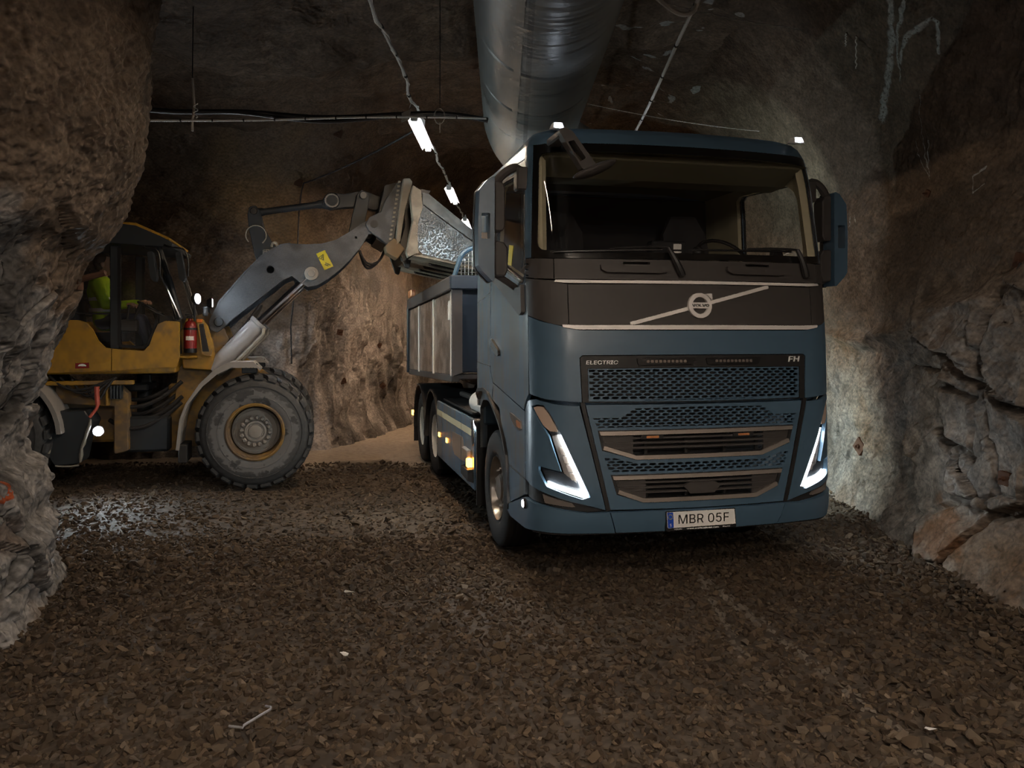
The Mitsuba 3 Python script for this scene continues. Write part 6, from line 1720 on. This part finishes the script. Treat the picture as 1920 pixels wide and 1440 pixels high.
wr_ = thing('bent_wire', 'bent pale metal wire lying on the gravel in the foreground', 'wire')
pts = [(-1.225, 4.14, .055), (-1.135, 4.06, .062), (-1.205, 3.955, .060), (-1.265, 3.905, .055), (-1.345, 3.93, .045)]
g0 = float(ground_z(np.array([-1.2]), np.array([4.0]))[0])
part(wr_, 'strand', tube([(x_, y_, z_ + g0 + .012) for x_, y_, z_ in [(-1.235, 4.17, .02), (-1.195, 4.125, .035), (-1.19, 4.10, .036), (-1.235, 4.01, .034), (-1.272, 3.945, .030), (-1.27, 3.925, .028), (-1.345, 3.955, .022)]], .006, 6), 'wire_steel')
for x_, y_, s_, lab in ((-1.18, 6.05, 0, 'largest pale stone chip on the dark gravel in front of the loader wheel'), (-.98, 4.85, 1, 'pale folded scrap lying on the gravel left of the tyre track'), (2.02, 4.02, 2, 'small white scrap on the gravel at the lower right')):
    sc = thing('scrap', lab, 'debris')
    v = SHAPES_OF_STONE[s_ + 3].vertices * np.array([.05, .04, .02]) * (1.1 if s_ == 0 else .8) + ground_pt(x_, y_, .045)
    put(sc, hull(v), 'plate_white' if s_ else 'tag_card', smooth=False)

# ------------------------------------------------------------------ the loader's operator
import manifold3d
pbr('hi_vis', (.27, .40, .014), .75, spec=.2)
pbr('reflective_band', (.55, .56, .55), .35, .3)
pbr('dark_cloth', (.02, .024, .04), .85, spec=.2)
pbr('skin', (.46, .27, .19), .5, spec=.35)
pbr('hair_brown', (.05, .03, .018), .6)


def ball(p, r, n=20):
    return manifold3d.Manifold.sphere(r, n).translate([float(c) for c in p])


def bones(chains, edge=.03, rounds=12):
    """Tapering limbs through (point, radius) joints, joined into one smooth body."""
    body = manifold3d.Manifold()
    for ch in chains:
        for (p, r), (q, s) in zip(ch[:-1], ch[1:]):
            body = body + manifold3d.Manifold.batch_hull([ball(p, r), ball(q, s)])
    m = body.refine_to_length(edge).to_mesh()
    t = trimesh.Trimesh(np.array(m.vert_properties[:, :3]), np.array(m.tri_verts), process=True)
    return trimesh.smoothing.filter_taubin(t, iterations=rounds)


# seated facing +x (the loader's front); hips on the seat, hands on the wheel and the lever
HIP, CHEST, NECK = np.array([-1.92, 1.18, 2.06]), np.array([-1.98, 1.18, 2.42]), np.array([-1.96, 1.18, 2.60])
op = thing('person', 'seated machine operator in a yellow-green high-visibility jacket behind the loader cab window', 'person')
head = np.array([-1.93, 1.18, 2.76])
hands = {}
arms = []
for s, target in ((-1, np.array([-1.50, .80, 2.24])), (1, np.array([-1.45, 1.32, 2.30]))):
    sh = CHEST + np.array([.0, s * .19, .10]); el = sh + np.array([.12, s * .09, -.27])
    wrist = target + (el - target) / np.linalg.norm(el - target) * .09
    arms.append((sh, el, wrist, target, s)); hands[s] = (wrist, target)
skin_chains = [[(NECK - (0, 0, .03), .055), (head - (0, 0, .06), .055)]]
skull = [[(head + (-.012, 0, .045), .098), (head + (.018, 0, .02), .088), (head + (.035, 0, -.055), .062), (head + (.05, 0, -.088), .040)], [(head + (-.03, 0, .03), .095), (head + (.01, 0, .05), .092)],
         [(head + (.098, 0, .012), .012), (head + (.118, 0, -.022), .016)], [(head + (.0, -.092, -.005), .020), (head + (-.005, -.098, .015), .022)], [(head + (.0, .092, -.005), .020), (head + (-.005, .098, .015), .022)],
         [(head + (.088, -.018, -.060), .011), (head + (.090, .018, -.060), .011)], [(head + (.078, -.035, .028), .018), (head + (.084, -.012, .032), .012)], [(head + (.078, .035, .028), .018), (head + (.084, .012, .032), .012)]]
skin_chains += skull
for sh, el, wrist, target, s in arms:
    d = target - wrist; d /= np.linalg.norm(d)
    side = np.cross(d, [0, 0, 1]); side /= np.linalg.norm(side); up = np.cross(side, d)
    skin_chains.append([(wrist - d * .10, .030), (wrist, .026), (target - d * .02, .032)])
    skin_chains.append([(target - d * .015 - side * .026, .020), (target - d * .015 + side * .026, .020)])
    for k, L in enumerate((.062, .070, .066, .052)):
        b = target + side * (-.030 + k * .020)
        skin_chains.append([(b, .0095), (b + d * L * .5 + up * .006, .0088), (b + d * L * .78 - up * .012, .0082), (b + d * L * .78 - up * .034, .0075)])
    b = target - d * .035 + side * (.034 * -s)
    skin_chains.append([(b, .012), (b + side * .020 * -s + d * .028, .010), (b + side * .024 * -s + d * .052 - up * .012, .0085)])
legs = []
for s in (-1, 1):
    h = HIP + (0, s * .10, -.02)
    legs += [[(HIP, .13), (h, .105), (h + (.42, s * .05, .03), .070), (h + (.56, s * .06, -.34), .048)], [(h + (.55, s * .06, -.36), .048), (h + (.70, s * .06, -.39), .036)]]
put(op, bones(skin_chains, .012, 6), 'skin', LF, True)
jacket = [[(HIP, .15), (HIP + (0, 0, .12), .150), (CHEST, .160), (CHEST + (0, 0, .08), .145), (NECK + (0, 0, -.02), .072)], [(HIP + (0, -.09, 0), .11), (CHEST + (0, -.10, 0), .115)], [(HIP + (0, .09, 0), .11), (CHEST + (0, .10, 0), .115)]]
for sh, el, wrist, target, s in arms:
    jacket.append([(CHEST + (0, s * .10, .09), .09), (sh, .082), (el, .064), (wrist + (el - wrist) * .12, .046)])
part(op, 'jacket', bones(jacket, .028, 8), 'hi_vis', LF, True, 'yellow-green jacket')
part(op, 'trousers', bones(legs, .03, 8), 'dark_cloth', LF, True)
for z, r in ((2.16, .205), (2.30, .212)):
    a_ = np.linspace(0, 2 * np.pi, 40)
    part(op, 'reflective_band', grid(np.stack([np.stack([HIP[0] - .02 + .172 * np.cos(a_), HIP[1] + .226 * np.sin(a_), np.full(40, z + k)], 1) for k in (0, .045)], 1)), 'reflective_band', LF, True)
part(op, 'hair', bones([[(head + (-.055, -.045, .0), .062), (head + (-.055, .045, .0), .062)], [(head + (-.03, -.03, .07), .085), (head + (-.03, .03, .07), .085)], [(head + (.02, 0, .10), .062), (head + (-.06, 0, .04), .08)]], .02, 4), 'hair_brown', LF, True)
